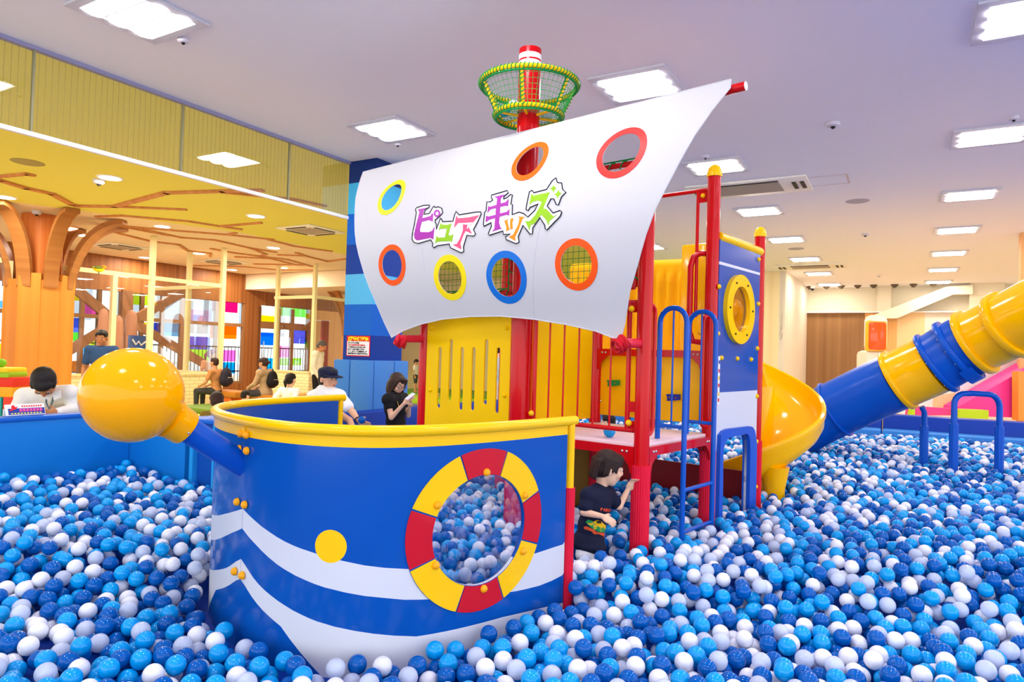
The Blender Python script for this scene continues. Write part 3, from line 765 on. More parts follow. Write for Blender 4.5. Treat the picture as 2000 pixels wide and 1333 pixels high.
sheet = cdt_sheet('sail_cloth', OUT, [circle(*c, r * k, n=36) for c, r, k in holes], [], smap(), snorm, SAIL, .003, ST, grid=.045, angle=60)
for (c, r, k), s in zip(holes, SPEC):
    cdt_sheet('porthole_ring', circle(*c, r, n=44), [circle(*c, r * k, n=44)], [], smap(.0025), snorm, mat('ring ' + s[0] + str(s[4][0]) + str(s[4][1]), s[4], .45), .002, ST, grid=.05, angle=60)['label'] = s[0] + ' porthole ring'
# hem seams
def sline(pts, r, m, nm, off=.003, closed=False):
    P = [sailp(*q) for q in pts]; P = dens(P, .03) if closed else [((a[0] + (b[0] - a[0]) * t / 6), (a[1] + (b[1] - a[1]) * t / 6)) for a, b in zip(P[:-1], P[1:]) for t in range(6)] + [P[-1]]
    return MB().tube([smap(off)(*p) for p in P], r, 5, closed=closed).build(nm, m, ST)
SEAM = mat('seam grey', (205, 206, 218), .7)
sline([(1140, 228), (1112, 285), (1086, 352), (1060, 425), (1045, 500), (1041, 560), (1044, 624)], .0012, SEAM, 'seam', .0005)
sline([(855, 300), (838, 350), (826, 420), (826, 500), (838, 570), (853, 626)], .0012, SEAM, 'seam', .0005)
MB().tube([smap(.0)(*p) for p in [OUT[i] for i in range(0, len(OUT))]], .004, 6, closed=True).build('hem', SAIL, ST)
# lettering, traced glyph by glyph from the cloth
def gl(pts, sc=5.882, ox=780, oy=340): return [sailp(ox + x / sc, oy + y / sc) for x, y in pts]
PUR, GRN, PNK, ORG = (168, 52, 164), (146, 196, 36), (244, 84, 124), (250, 142, 20)
G1o = [(190, 405), (205, 388), (285, 362), (350, 360), (345, 385), (300, 412), (286, 465), (350, 455), (385, 392), (403, 370), (415, 388), (450, 378), (492, 397), (502, 445), (470, 485), (440, 508), (415, 530), (415, 560), (427, 575), (430, 640), (455, 570), (478, 508), (490, 520), (500, 550), (600, 545), (620, 548), (640, 470), (656, 432), (690, 472), (880, 440), (938, 438), (945, 460), (900, 560), (855, 640), (880, 690), (860, 715), (780, 705), (740, 840), (745, 890), (715, 908), (590, 848), (578, 805), (440, 825), (402, 850), (385, 830), (390, 800), (365, 757), (220, 800), (170, 785), (150, 750), (155, 680), (175, 590), (200, 450)]
G2o = [(1062, 245), (1245, 192), (1257, 215), (1205, 260), (1200, 290), (1240, 275), (1282, 236), (1302, 242), (1285, 350), (1302, 352), (1300, 470), (1378, 440), (1430, 455), (1480, 497), (1560, 420), (1600, 345), (1505, 385), (1485, 420), (1460, 410), (1465, 370), (1500, 205), (1528, 190), (1550, 217), (1695, 180), (1715, 150), (1760, 80), (1803, 46), (1820, 100), (1868, 105), (1880, 180), (1917, 212), (1865, 265), (1832, 357), (1805, 350), (1780, 287), (1745, 285), (1702, 370), (1770, 450), (1850, 420), (1870, 440), (1850, 490), (1700, 645), (1680, 632), (1675, 590), (1620, 503), (1537, 620), (1532, 690), (1505, 692), (1425, 590), (1370, 720), (1380, 785), (1345, 803), (1232, 755), (1225, 725), (1280, 692), (1200, 697), (1195, 655), (1040, 705), (1025, 690), (1062, 600), (1060, 560), (975, 602), (970, 580), (985, 440), (1000, 430), (1010, 322), (1050, 322), (1080, 300), (1060, 270)]
WL = mat('letter white', (246, 246, 250), .5); INK = mat('letter ink', (34, 34, 48), .6)
for g in (G1o, G2o):
    q = gl(g); cdt_sheet('letter_backing', q, [], [], smap(.002), snorm, WL, .0015, ST, grid=.04, angle=60)
    MB().tube([smap(.004)(*p) for p in dens(q, .04)], .0036, 6, closed=True).build('letter_outline', INK, ST)
def glyph(nm, polys, col, hl=[]):
    for p in polys: cdt_sheet(nm, gl(p), [gl(h) for h in hl], [], smap(.0045), snorm, mat('letter %d%d' % (col[0], col[1]), col, .4), .0015, ST, grid=.04, angle=60)
glyph('letter_pi', [[(215, 408), (330, 386), (285, 420), (268, 510), (362, 485), (380, 450), (393, 465), (388, 550), (345, 530), (262, 552), (240, 640), (245, 668), (340, 670), (380, 655), (410, 605), (395, 755), (362, 735), (250, 758), (205, 765), (178, 740), (175, 690), (195, 600), (235, 440)]], PUR)
glyph('letter_mark', [[(437 + 38 * cos(t), 455 + 44 * sin(t)) for t in [2 * pi * k / 24 for k in range(24)]]], PUR, [[(437 + 18 * cos(t), 455 + 21 * sin(t)) for t in [2 * pi * k / 16 for k in range(16)]]])
glyph('letter_yu', [[(478, 562), (495, 583), (560, 585), (605, 568), (568, 706), (598, 708), (625, 690), (608, 790), (592, 772), (440, 780), (412, 805), (432, 712), (455, 733), (528, 728), (550, 628), (478, 632), (456, 655)]], GRN)
glyph('letter_a', [[(660, 478), (680, 510), (800, 500), (925, 473), (800, 615), (840, 690), (765, 655), (850, 555), (680, 565), (632, 620)], [(735, 578), (785, 585), (775, 640), (740, 700), (705, 800), (718, 868), (618, 815), (665, 805), (700, 745), (735, 650)]], PNK)
glyph('letter_ki', [[(1095, 265), (1215, 235), (1170, 285), (1168, 340), (1225, 325), (1262, 285), (1252, 375), (1225, 365), (1163, 380), (1160, 455), (1240, 435), (1270, 400), (1265, 480), (1235, 470), (1155, 493), (1150, 560), (1165, 620), (1190, 625), (1065, 665), (1095, 635), (1105, 508), (1040, 525), (995, 555), (1000, 480), (1030, 490), (1110, 470), (1113, 392), (1050, 408), (1015, 450), (1025, 370), (1050, 378), (1120, 355), (1130, 280)]], PUR)
glyph('letter_tsu', [[(1210, 540), (1255, 520), (1245, 545), (1270, 640), (1228, 660), (1235, 620)], [(1280, 515), (1318, 510), (1302, 560), (1308, 630), (1278, 640), (1276, 560)], [(1365, 490), (1450, 495), (1420, 515), (1375, 640), (1330, 730), (1342, 775), (1260, 725), (1310, 700), (1370, 580), (1385, 510)]], ORG)
glyph('letter_zu', [[(1522, 225), (1545, 250), (1690, 218), (1735, 210), (1700, 290), (1655, 400), (1690, 400), (1735, 450), (1775, 490), (1825, 460), (1725, 545), (1718, 598), (1690, 530), (1635, 470), (1610, 500), (1560, 570), (1510, 590), (1500, 650), (1450, 540), (1500, 545), (1560, 480), (1620, 370), (1640, 322), (1590, 305), (1530, 325), (1495, 365)], [(1775, 125), (1790, 150), (1812, 165), (1788, 183), (1775, 217), (1762, 188), (1735, 170), (1763, 152)], [(1835, 178), (1845, 213), (1870, 225), (1842, 245), (1820, 282), (1808, 252), (1783, 235), (1818, 213)]], GRN)
# rope ties at the two lower corners
for k, (px, py) in enumerate(((783, 668), (1213, 672))):
    c = onpl(px, py, T(0, -.24, 0), SU); wr = MB(); ax = (SV * .35 + SU * .5 + UP * (.35 if k else -.3)).normalized()
    for q in range(7):
        a = (ax + Vector((sin(q * 2.1), cos(q * 1.7), sin(q * 1.3))) * .22).normalized(); e = a.cross(UP).normalized(); f = a.cross(e); o = c + ax * (q - 3) * .011
        R_ = .036 + .006 * sin(q * 2)
        wr.tube([o + e * R_ * cos(t) + f * R_ * sin(t) for t in [2 * pi * j / 20 for j in range(20)]], .0085, 6, closed=True)
    wr.sphere(c, .034, 14, 10)
    wr.build('rope_tie', RR, ST)

# ================================================================ HULL
HZ = 1.178
HP = [(-1.83, -.77), (-1.81, -1.05), (-1.76, -1.31), (-1.69, -1.54), (-1.55, -1.74), (-1.36, -1.88), (-1.12, -1.965), (-.88, -2.0), (-.65, -2.01), (-.42, -1.962), (-.25, -1.852), (-.127, -1.69), (-.06, -1.444), (-.02, -1.16), (0, -.72)]
def catmull(P, k=8):
    o = []
    for i in range(len(P) - 1):
        p0 = P[max(0, i - 1)]; p1 = P[i]; p2 = P[i + 1]; p3 = P[min(len(P) - 1, i + 2)]
        for j in range(k):
            t = j / k; o.append(tuple(.5 * (2 * p1[d] + (p2[d] - p0[d]) * t + (2 * p0[d] - 5 * p1[d] + 4 * p2[d] - p3[d]) * t * t + (-p0[d] + 3 * p1[d] - 3 * p2[d] + p3[d]) * t ** 3) for d in range(len(p1))))
    return o + [P[-1]]
HC = catmull(HP)
for _ in range(50):
    HC = [HC[0]] + [tuple((HC[i - 1][d] + HC[i + 1][d]) * .25 + HC[i][d] * .5 for d in (0, 1)) for i in range(1, len(HC) - 1)] + [HC[-1]]
HW = [T(a, b, 0) for a, b in HC]
HS = [0.0]
for a, b in zip(HW[:-1], HW[1:]): HS.append(HS[-1] + (b - a).length)
SSEAM = min(HS[40:70], key=lambda s_: abs(project(Vector((float(np.interp(s_, HS, [p.x for p in HW])), float(np.interp(s_, HS, [p.y for p in HW])), .85)))[0] - 475))
def hpos(s):
    x = float(np.interp(s, HS, [p.x for p in HW])); y = float(np.interp(s, HS, [p.y for p in HW])); return Vector((x, y, 0))
def hnorm(s):
    d = (hpos(min(HS[-1], s + .02)) - hpos(max(0, s - .02))).normalized(); return UP.cross(d)   # inward
def hmap(off=0): return lambda s, z: hpos(s) - hnorm(s) * off + UP * z
def hp(px, py, side=1):
    r = ray(px, py); best = None
    for i in range(len(HW) - 1):
        if (HS[i] < SSEAM - 1e-6) == (side > 0): continue
        a, b = HW[i], HW[i + 1]; d = b - a; det = d.x * (-r.y) + r.x * d.y
        if abs(det) < 1e-9: continue
        t = (-a.x * (-r.y) + (-a.y) * r.x) / det
        # solve a + d t = r s
        t = (a.y * r.x - a.x * r.y) / (d.x * r.y - d.y * r.x)
        if -.02 <= t <= 1.02:
            s_ = (a.y + d.y * t) / r.y
            if best is None or s_ < best[0]: best = (s_, HS[i] + t * (HS[i + 1] - HS[i]), CAM.z + r.z * s_)
    if best is None: return None
    return (best[1], best[2])
SH = thing('ship_bow', 'blue ship bow with white waves, life-ring window, yellow rail and big yellow ball in front', 'play ship', T(-.9, -1.3, .2))
SEND = HS[-1] - .03
def c4(L): return [(400 + x / 2.564, 760 + y / 2.564) for x, y in L]
b1u = c4([(195, 603), (220, 632), (250, 660), (285, 690), (320, 715), (360, 742), (400, 765), (440, 784), (480, 800), (552, 824), (620, 846), (690, 862), (800, 885), (900, 897), (1010, 903)])
b1l = c4([(195, 703), (220, 742), (250, 775), (285, 812), (320, 845), (360, 878), (400, 905), (450, 934), (500, 957), (550, 978), (600, 995), (700, 1020), (800, 1038), (900, 1048), (1000, 1057)])
b2u = c4([(190, 857), (205, 888), (225, 920), (245, 950), (270, 980), (300, 1010), (330, 1035), (365, 1062), (400, 1085), (440, 1110), (480, 1130), (520, 1149), (560, 1165), (650, 1192), (750, 1213), (850, 1228), (950, 1237), (1060, 1241)])
b2l = c4([(187, 958), (200, 985), (215, 1010), (235, 1042), (260, 1075), (290, 1110), (330, 1148), (380, 1190)])
c5 = lambda L: [(760 + x / 2.962, 780 + y / 2.962) for x, y in L]
b1ur = c5([(848, 893), (900, 876), (960, 856), (1003, 842)]); b1lr = c5([(735, 1112), (800, 1098), (870, 1080), (940, 1052), (1002, 1020)])
U1 = [hp(*q) for q in b1u + b1ur]; L1 = [hp(*q) for q in b1l + b1lr]; U2 = [hp(*q) for q in b2u]; L2 = [hp(*q) for q in b2l]
def fixend(P, s): return [(s, P[0][1])] + [p for p in P[1:] if p and p[0] > s + .005]
U1 = fixend(U1, SSEAM + .001); L1 = fixend(L1, SSEAM + .001); U2 = fixend(U2, SSEAM + .001); L2 = fixend(L2, SSEAM + .001)
def mono(P):
    o = [P[0]]
    for p in P[1:]:
        if p[0] > o[-1][0] + .004: o.append(p)
    return o
U1, L1, U2, L2 = map(mono, (U1, L1, U2, L2))
U1.append((SEND, U1[-1][1] + .01)); L1.append((SEND, L1[-1][1] + .01))
U2.append((U2[-1][0] + .45, U2[-1][1] - .02)); U2.append((SEND, U2[-1][1] - .04))
L2.append((L2[-1][0] + .3, .12)); 
top_y = lambda s: 1.178
yb = mono([p for p in [hp(*q) for q in ((500, 857), (560, 863), (640, 868), (720, 871), (800, 872), (900, 871), (1000, 865), (1060, 859), (1104, 852))] if p])
ZY = sum(p[1] for p in yb) / len(yb)
wave1 = U1 + L1[::-1]; wave2 = U2 + [(SEND, .12)] + L2[::-1]
RC = [hp(923, 878), hp(923, 1197), hp(790.5, 1040), hp(1055.5, 1022)]
RCC = ((RC[2][0] + RC[3][0]) / 2, (RC[0][1] + RC[1][1]) / 2); RRX = (RC[3][0] - RC[2][0]) / 2; RRZ = (RC[0][1] - RC[1][1]) / 2
IC = [hp(935, 930), hp(935, 1143), hp(844.5, 1040), hp(1022.5, 1030)]
IRX = (IC[3][0] - IC[2][0]) / 2; IRZ = (IC[0][1] - IC[1][1]) / 2; ICC = ((IC[2][0] + IC[3][0]) / 2, (IC[0][1] + IC[1][1]) / 2)
print('RING', RCC, RRX, RRZ, ICC, IRX, IRZ, 'ZY', ZY)
dotc = hp(645.5, 1068); dr = (hp(676.5, 1069)[0] - hp(614.5, 1067)[0]) / 2
hull_r = cdt_sheet('hull_panel', [(SSEAM, .12), (SEND, .12), (SEND, 1.165), (SSEAM, 1.165)], [circle(*ICC, IRX, IRZ, n=56)],
                   [(wave1, 1), (wave2, 1), ([(SSEAM - .1, ZY), (SEND + .1, ZY), (SEND + .1, 1.2), (SSEAM - .1, 1.2)], 2), (circle(*dotc, dr, (hp(645.5, 1036)[1] - hp(645.5, 1101)[1]) / 2, n=32), 2)],
                   hmap(), lambda s, z: hnorm(s), [HB, WH, YE], .016, SH, grid=.07, angle=50)
def mir(P): return [(2 * SSEAM - a, b) for a, b in P]
cdt_sheet('hull_panel', [(.03, .12), (SSEAM, .12), (SSEAM, 1.165), (.03, 1.165)], [], [(mir([p for p in wave1]), 1), (mir(wave2), 1)],
          hmap(), lambda s, z: hnorm(s), [HB, WH, YE], .016, SH, grid=.07, angle=50)
cdt_sheet('rail_skirt', [(.03, ZY), (SSEAM, ZY), (SSEAM, 1.165), (.03, 1.165)], [], [], hmap(.006), lambda s, z: hnorm(s), YE, .005, SH, grid=.07, angle=50)
for i in range(0, len(HW) - 1, 3): OSEG.append((HW[i], HW[min(len(HW) - 1, i + 3)], .02))
# life ring
RED = .36
segs = []
nR = 20
def rpt(t, k): 
    return (RCC[0] * k + ICC[0] * (1 - k) + (RRX * k + IRX * (1 - k)) * cos(t), RCC[1] * k + ICC[1] * (1 - k) + (RRZ * k + IRZ * (1 - k)) * sin(t))
lr = None
for q in range(4):
    for (a0, a1, m_, nm) in ((q * pi / 2 - RED, q * pi / 2 + RED, RG, 'red segment'), (q * pi / 2 + RED, (q + 1) * pi / 2 - RED, YE, 'yellow segment')):
        a0 += .012; a1 -= .012; n = nR if m_ is YE else 10
        poly = [rpt(a0 + (a1 - a0) * k / n, .985) for k in range(n + 1)] + [rpt(a1 - (a1 - a0) * k / n, .02) for k in range(n + 1)]
        if lr is None:
            lr = cdt_sheet('life_ring', [rpt(2 * pi * k / 64, 1.0) for k in range(64)], [[rpt(2 * pi * k / 64, 0.0) for k in range(64)]], [], hmap(.002), lambda s, z: hnorm(s), HB, .002, SH, grid=.08, angle=60)
        cdt_sheet('ring_segment', poly, [], [], hmap(.006), lambda s, z: hnorm(s), m_, .004, lr, grid=.08, angle=60)['label'] = nm
cdt_sheet('ring_window', circle(*ICC, IRX + .004, IRZ + .004, n=56), [], [], hmap(-.005), lambda s, z: hnorm(s), glass('clear sheet', (250, 252, 255), .3), .004, SH, grid=.08, angle=60)
for nm, L in (('ring_knob', ((948.4, 922.8), (852.8, 986.6), (849.5, 1104), (942.7, 1150), (1019, 1076.4), (1022.7, 967.4))), ('bow_knob', ((484, 850), (485, 881), (481, 986), (476, 1124)))):
    kb = KL()
    for q in L:
        h = hp(*q); c = hmap(.004)(*h); knob(kb, c, -hnorm(h[0]), .0175)
    if nm == 'bow_knob':
        for q in L: knob(kb, hmap(.004)(2 * SSEAM - hp(*q)[0] - .012, hp(*q)[1]), -hnorm(SSEAM - .03), .0175)
    kb.build(nm, mat('knob amber', (250, 168, 8), .3, coat=.1), SH)
# rail
top = MB(); P = [T(a, b, HZ) for a, b in HC]
top.tube([P[0] + (P[0] - P[1]).normalized() * .03] + P + [P[-1] + (P[-1] - P[-2]).normalized() * .03], .0235, 18); top.build('top_rail', YE, SH)
for i, w in ((0, 1), (-1, 1)):
    c = HW[i]; OBST.append((c.x, c.y, .03))
    q = MB().tube([c + UP * .2, c + UP * HZ], .019, 16).build('rail_post', YE, SH)
    MB().tube([c + UP * .2, c + UP * .845], .027, 32, prof=ribbed).build('foam_sleeve', PK, q)
# bow tube with yellow ball
bc = onpl(259.5, 772, T(-.90, 0, 0), SV); print('ballc', stf(bc), (bc - CAM).length)
hb = T(-.88, -1.98, .985)
ax = (bc - hb).normalized()
MB().tube([hb + ax * -.03, bc - ax * .2], .0535, 28).build('bow_tube', TB, SH)
RBALL = .185
prof = []
for k in range(0, 25):
    t = pi * k / 24 * .87; prof.append((RBALL * sin(t) if k else .001, RBALL * cos(t)))
h_end = prof[-1][1]; prof += [(.082, h_end - .01), (.076, h_end - .03), (.074, h_end - .075), (.07, h_end - .085), (.056, h_end - .086)]
bb = MB(); bb.lathe(prof, bc, ax, 64); bo = bb.build('bow_ball', mat('ball amber', (255, 174, 0), .1, coat=.12, spec=.15), SH, angle=50)
kb = MB(); e = ax.cross(UP).normalized(); kb.sphere(bc + ax * -(RBALL + .045) * 1 + (UP * -.3 + e * -.9).normalized() * .075, .006, 8, 5)
kb.build('screw', MET, bo)

# ================================================================ SPIRAL SLIDE
SC = Vector((2.228, 6.083, 0)); SR = .508
def helix_z(a): return 1.582 - .227 * (1.57 - a)
sld = MB(); A = [2.6 - (2.6 + 2.95) * k / 70 for k in range(71)]
prof = [(SR + .004, .0), (SR + .022, -.012), (SR + .026, -.05), (SR + .014, -.075), (SR + .012, -.14), (SR - .015, -.20), (SR - .09, -.265), (SR - .2, -.29), (.12, -.27), (.08, -.2), (.078, -.05),
        (.09, -.045), (.1, -.2), (.14, -.25), (SR - .2, -.265), (SR - .1, -.24), (SR - .035, -.18), (SR - .012, -.1), (SR - .012, -.01)]
vs = []
for a in A:
    zz = helix_z(a); zz = 1.70 if a > 2.1 else zz
    for r_, h in prof: vs.append(SC + Vector((cos(a), sin(a), 0)) * r_ + UP * (helix_z(a) + h))
n = len(prof); fs = [(i * n + j, i * n + (j + 1) % n, (i + 1) * n + (j + 1) % n, (i + 1) * n + j) for i in range(len(A) - 1) for j in range(n)]
fs += [tuple(range(n)), tuple(range(len(A) * n - 1, (len(A) - 1) * n - 1, -1))]
sld.add(vs, fs)
SP = thing('spiral_slide', 'glossy yellow open spiral slide curling out behind the round-window panel into the balls', 'slide', SC + UP * .2)
sld.build('chute', YS, SP, angle=50)
MB().tube([SC + UP * .2, SC + UP * 1.28], .11, 20).build('centre_post', YS, SP); OBST.append((SC.x, SC.y, .12))
q = onz(1508, 950, .45); 
ft = MB(); fa = -1.62
for (r0, z0) in ((SR - .0, helix_z(fa) - .18),): 
    cc = SC + Vector((cos(fa), sin(fa), 0)) * (SR - .11)
    ft.lathe([(.085, .2), (.085, .45), (.12, z0 - .04)], Vector((cc.x, cc.y, 0)), UP, 24)
ft.build('support_foot', YS, SP); OBST.append((cc.x, cc.y, .09))

# ================================================================ TUBE SLIDE
TP = [(1560, 838, 7.9), (1617, 807, 7.7), (1690, 772, 7.45), (1750, 745, 7.22), (1790, 727, 7.1), (1827, 710, 6.98), (1868, 686, 6.86), (1905, 668, 6.74), (1940, 652, 6.6), (1975, 634, 6.45), (2060, 592, 6.1), (2160, 545, 5.8)]
TPw = [atd(x, y, d) for x, y, d in TP]
TC = [Vector(p) for p in catmull([tuple(p) for p in TPw], 8)]
TL = [0.0]
for a, b in zip(TC[:-1], TC[1:]): TL.append(TL[-1] + (b - a).length)
def tpt(s): return Vector((float(np.interp(s, TL, [p.x for p in TC])), float(np.interp(s, TL, [p.y for p in TC])), float(np.interp(s, TL, [p.z for p in TC]))))
def ts(i): return TL[i * 8]
TS = thing('tube_slide', 'big blue and yellow tube slide coming down from the right into the balls', 'slide', tpt(0))
TR = .305
def tseg(name, s0, s1, m, r0=TR, parent=TS, r1=None):
    n = max(2, int((s1 - s0) / .05)); r1 = r1 or r0
    P = [tpt(s0 + (s1 - s0) * k / n) for k in range(n + 1)]; q = MB(); R_ = [r0 + (r1 - r0) * k / n for k in range(n + 1)]
    q.tube(P, R_, 48, caps=False); P2 = P[::-1]; q.tube(P2, [x - .012 for x in R_[::-1]], 48, caps=False)
    return q.build(name, m, parent)
def flange(s, m, w=.035, h=.03, parent=None, bolts=14):
    a, b = tpt(s - w / 2), tpt(s + w / 2); ax = (b - a).normalized(); q = MB(); L = (b - a).length
    q.lathe([(TR - .01, 0), (TR + h, 0.002), (TR + h + .004, .008), (TR + h + .004, L - .008), (TR + h, L - .002), (TR - .01, L)], a, ax, 48, capped=False)
    f = q.build('flange', m, parent or TS)
    if bolts:
        ref = UP; e1 = (ref - ax * ref.dot(ax)).normalized(); e2 = ax.cross(e1)
        for i in range(bolts):
            t = 2 * pi * (i + .5) / bolts
            dot(f, 'bolt', a + (e1 * cos(t) + e2 * sin(t)) * (TR + h * .55), .010, MET)
def px_s(px, py):
    return min(np.linspace(0, TL[-1], 600), key=lambda s: (lambda P: (P[0] - px) ** 2 + (P[1] - py) ** 2)(project(tpt(float(s)))))
s1 = px_s(1750, 745); s2 = px_s(1822, 711); s3 = px_s(1868, 686); s4 = px_s(1898, 671); s5 = px_s(1975, 634)
tseg('tube_section', 0, s1, TB); tseg('tube_section', s1, s2, YS); tseg('tube_section', s2, s4, TB); tseg('tube_section', s4, TL[-1], YS)
flange(s1 + .02, YS, .05, .022, bolts=0); flange(s2 + .03, TB, .05, .03); flange(s3, TB, .06, .035); flange(s4 + .03, YS, .06, .035); flange(s5, YS, .07, .035)
flange(px_s(1632, 800), TB, .03, .02, bolts=0)
# supports
def leg(px, pytop, pybot, d, up=0):
    c = atd(px, pybot, d); t_ = atd(px - (0 if not up else 0), pytop, d); t_.x = c.x
    return Vector((c.x, c.y, 0)), t_.z
def support(name_pts, base, r=.028):
    q = MB(); q.tube(name_pts, r, 14); o = q.build('support_leg', TB, TS)
    s = MB(); s.tube([Vector((base.x, base.y, .2)), Vector((base.x, base.y, base.z))], r * 1.45, 4 * 8, prof=lambda k: 1.0 if k % 4 in (0, 1) else .9); s.build('foam_sleeve', TB, o)
    OBST.append((base.x, base.y, .05))
DL = 6.8
cA = atd(1862, 900, DL); cB = atd(1951, 900, DL - .05); cS = atd(1804, 900, DL + .35)
zA = atd(1862, 790, DL).z
arch = [Vector((cA.x, cA.y, .2)), Vector((cA.x, cA.y, zA))] + [Vector((cA.x + .11 * (1 - cos(t)), cA.y, zA + .11 * sin(t))) for t in [pi / 2 * k / 6 for k in range(1, 7)]] + [Vector((cA.x + .16, cA.y, zA + .11))]
zs_ = atd(1862, 828, DL).z
support(arch, Vector((cA.x, cA.y, zs_)))
arch = [Vector((cB.x, cB.y, .2)), Vector((cB.x, cB.y, zA - .02))] + [Vector((cB.x - .11 * (1 - cos(t)), cB.y, zA - .02 + .13 * sin(t))) for t in [pi / 2 * k / 6 for k in range(1, 7)]] + [Vector((cA.x + .15, cA.y, zA + .115))]
support(arch, Vector((cB.x, cB.y, zs_ - .01)))
zS = atd(1800, 806, DL + .35).z
support([Vector((cS.x, cS.y, .2)), Vector((cS.x, cS.y, zS)), Vector((cS.x - .03, cS.y, zS + .06))], Vector((cS.x, cS.y, atd(1804, 832, DL + .35).z)))
# saddle under the tube
c0 = tpt(s3); q = MB(); axd = (tpt(s3 + .05) - tpt(s3 - .05)).normalized(); e1 = (UP - axd * UP.dot(axd)).normalized(); e2 = axd.cross(e1)
rows = []
for k in range(13):
    t = pi + (-.85 + 1.7 * k / 12); dd = e1 * cos(t) + e2 * sin(t); rows.append((c0 - axd * .06 + dd * (TR + .03), c0 + axd * .06 + dd * (TR + .03), c0 + axd * .06 + dd * (TR + .045), c0 - axd * .06 + dd * (TR + .045)))
vs = [p for r_ in rows for p in r_]; fs = [(i * 4 + j, i * 4 + (j + 1) % 4, (i + 1) * 4 + (j + 1) % 4, (i + 1) * 4 + j) for i in range(12) for j in range(4)] + [(0, 1, 2, 3), (51, 50, 49, 48)]
q.add(vs, fs); q.build('saddle', TB, TS)

# narrow colour label on the edge of the window panel
lb = sbox(MB(), .051, .0535, .945, .975, 1.20, 1.53).build('label_strip', WHT, wp)
for z_, c_ in ((1.49, (40, 70, 170)), (1.43, (214, 60, 110)), (1.38, (240, 200, 30)), (1.33, (220, 40, 40)), (1.27, (240, 200, 30)), (1.23, (220, 40, 40))):
    sbox(MB(), .0535, .0545, .949, .971, z_ - .012, z_ + .012).build('label_mark', mat('label %d %d' % c_[:2], c_, .5), lb)
# ================================================================ BALLS
BR = .0375
rng = random.Random(11)
def level(x, y):
    a, b, _ = rmf(Vector((x, y, 0)))
    z = float(np.interp(y, [2.0, 3.25, 3.58, 5.4, 6.6, 8.5, 10], [.275, .305, .425, .40, .44, .52, .52]))
    # heaped up towards the left wall and to the right
    dl = a + 5.4
    z += .14 * max(0, 1 - dl / 2.2) if b < 3.3 else 0
    z += .05 * max(0, min(1, (x / max(y, .1) - .35) / .3)) * max(0, min(1, (y - 2.5) / 2))
    z += .012 * sin(x * 2.3 + 1) * cos(y * 1.9)
    return z
for s_, e_ in ((RM(-5.4, -3.5), RM(-5.4, 3.23)), (RM(-5.4, 3.23), RM(-4.6, 3.23)), (RM(-4.36, 3.2), RM(-4.36, 3.66)), (RM(-4.95, 3.9), RM(-4.95, 10.6)), (RM(-5, 10.58), RM(9, 10.58)), (RM(-4.66, 3.66), RM(-4.95, 3.9))):
    OSEG.append((s_, e_, .0))
OBST.append((.50, 3.83, .08)); OBST.append((.58, 3.9, .08))
def segd(x, y, a, b):
    dx, dy = b.x - a.x, b.y - a.y; L = dx * dx + dy * dy
    t = max(0, min(1, ((x - a.x) * dx + (y - a.y) * dy) / L)) if L else 0
    return math.hypot(x - a.x - t * dx, y - a.y - t * dy)
_blk = {}
def blocked(x, y):
    k = (int(x * 60 + 6000), int(y * 60))
    if k in _blk: return _blk[k]
    r = False
    for ox, oy, orr in OBST:
        if (x - ox) ** 2 + (y - oy) ** 2 < (orr + BR) ** 2: r = True; break
    if not r:
        for a, b, w in OSEG:
            if segd(x, y, a, b) < w + BR + .006: r = True; break
    if not r:
        a, b, _ = rmf(Vector((x, y, 0)))
        if a < -5.38 or b > 10.6 or a > 8.6: r = True
        if b > 3.2 and a < -4.62: 
            if not (b > 3.9 and a > -4.93): r = True
        if b > 3.9 and a < -4.93: r = True
    _blk[k] = r; return r
CELL = 2 * BR
grid = {}
def rest(x, y, base):
    z = base + BR; i0, j0 = int(x / CELL + 1000), int(y / CELL + 1000)
    for i in (i0 - 1, i0, i0 + 1):
        for j in (j0 - 1, j0, j0 + 1):
            for (bx, by, bz) in grid.get((i, j), ()):
                d2 = (x - bx) ** 2 + (y - by) ** 2
                if d2 < 4 * BR * BR:
                    q = bz + sqrt(4 * BR * BR - d2)
                    if q > z: z = q
    return z
balls = []
Y0, Y1 = 1.8, 10.4
cells = []
y = Y0
while y < Y1:
    half0 = -.9 * y - .6; half1 = .86 * y + .6
    w = half1 - half0; n = int(w * .1 * 560 * (1 if y < 5.5 else .85))
    cells.append((y, half0, half1, n)); y += .1
seeds = []
for y, h0, h1, n in cells:
    for _ in range(n): seeds.append((rng.uniform(h0, h1), y + rng.random() * .1))
rng.shuffle(seeds)
LV = {}
def lev(x, y):
    k = (int(x * 20 + 4000), int(y * 20))
    if k not in LV: LV[k] = level(x, y)
    return LV[k]
for (x, y) in seeds:
    if blocked(x, y): continue
    L = lev(x, y); base = max(.2, L - .165)
    z = rest(x, y, base)
    for t in range(7):
        q = BR * (1.2 if t < 4 else .5); an = rng.random() * 6.283; nx, ny = x + q * cos(an), y + q * sin(an)
        if blocked(nx, ny): continue
        nz = rest(nx, ny, base)
        if nz < z: x, y, z = nx, ny, nz
    if z + BR > L + .045: continue
    balls.append((x, y, z)); grid.setdefault((int(x / CELL + 1000), int(y / CELL + 1000)), []).append((x, y, z))
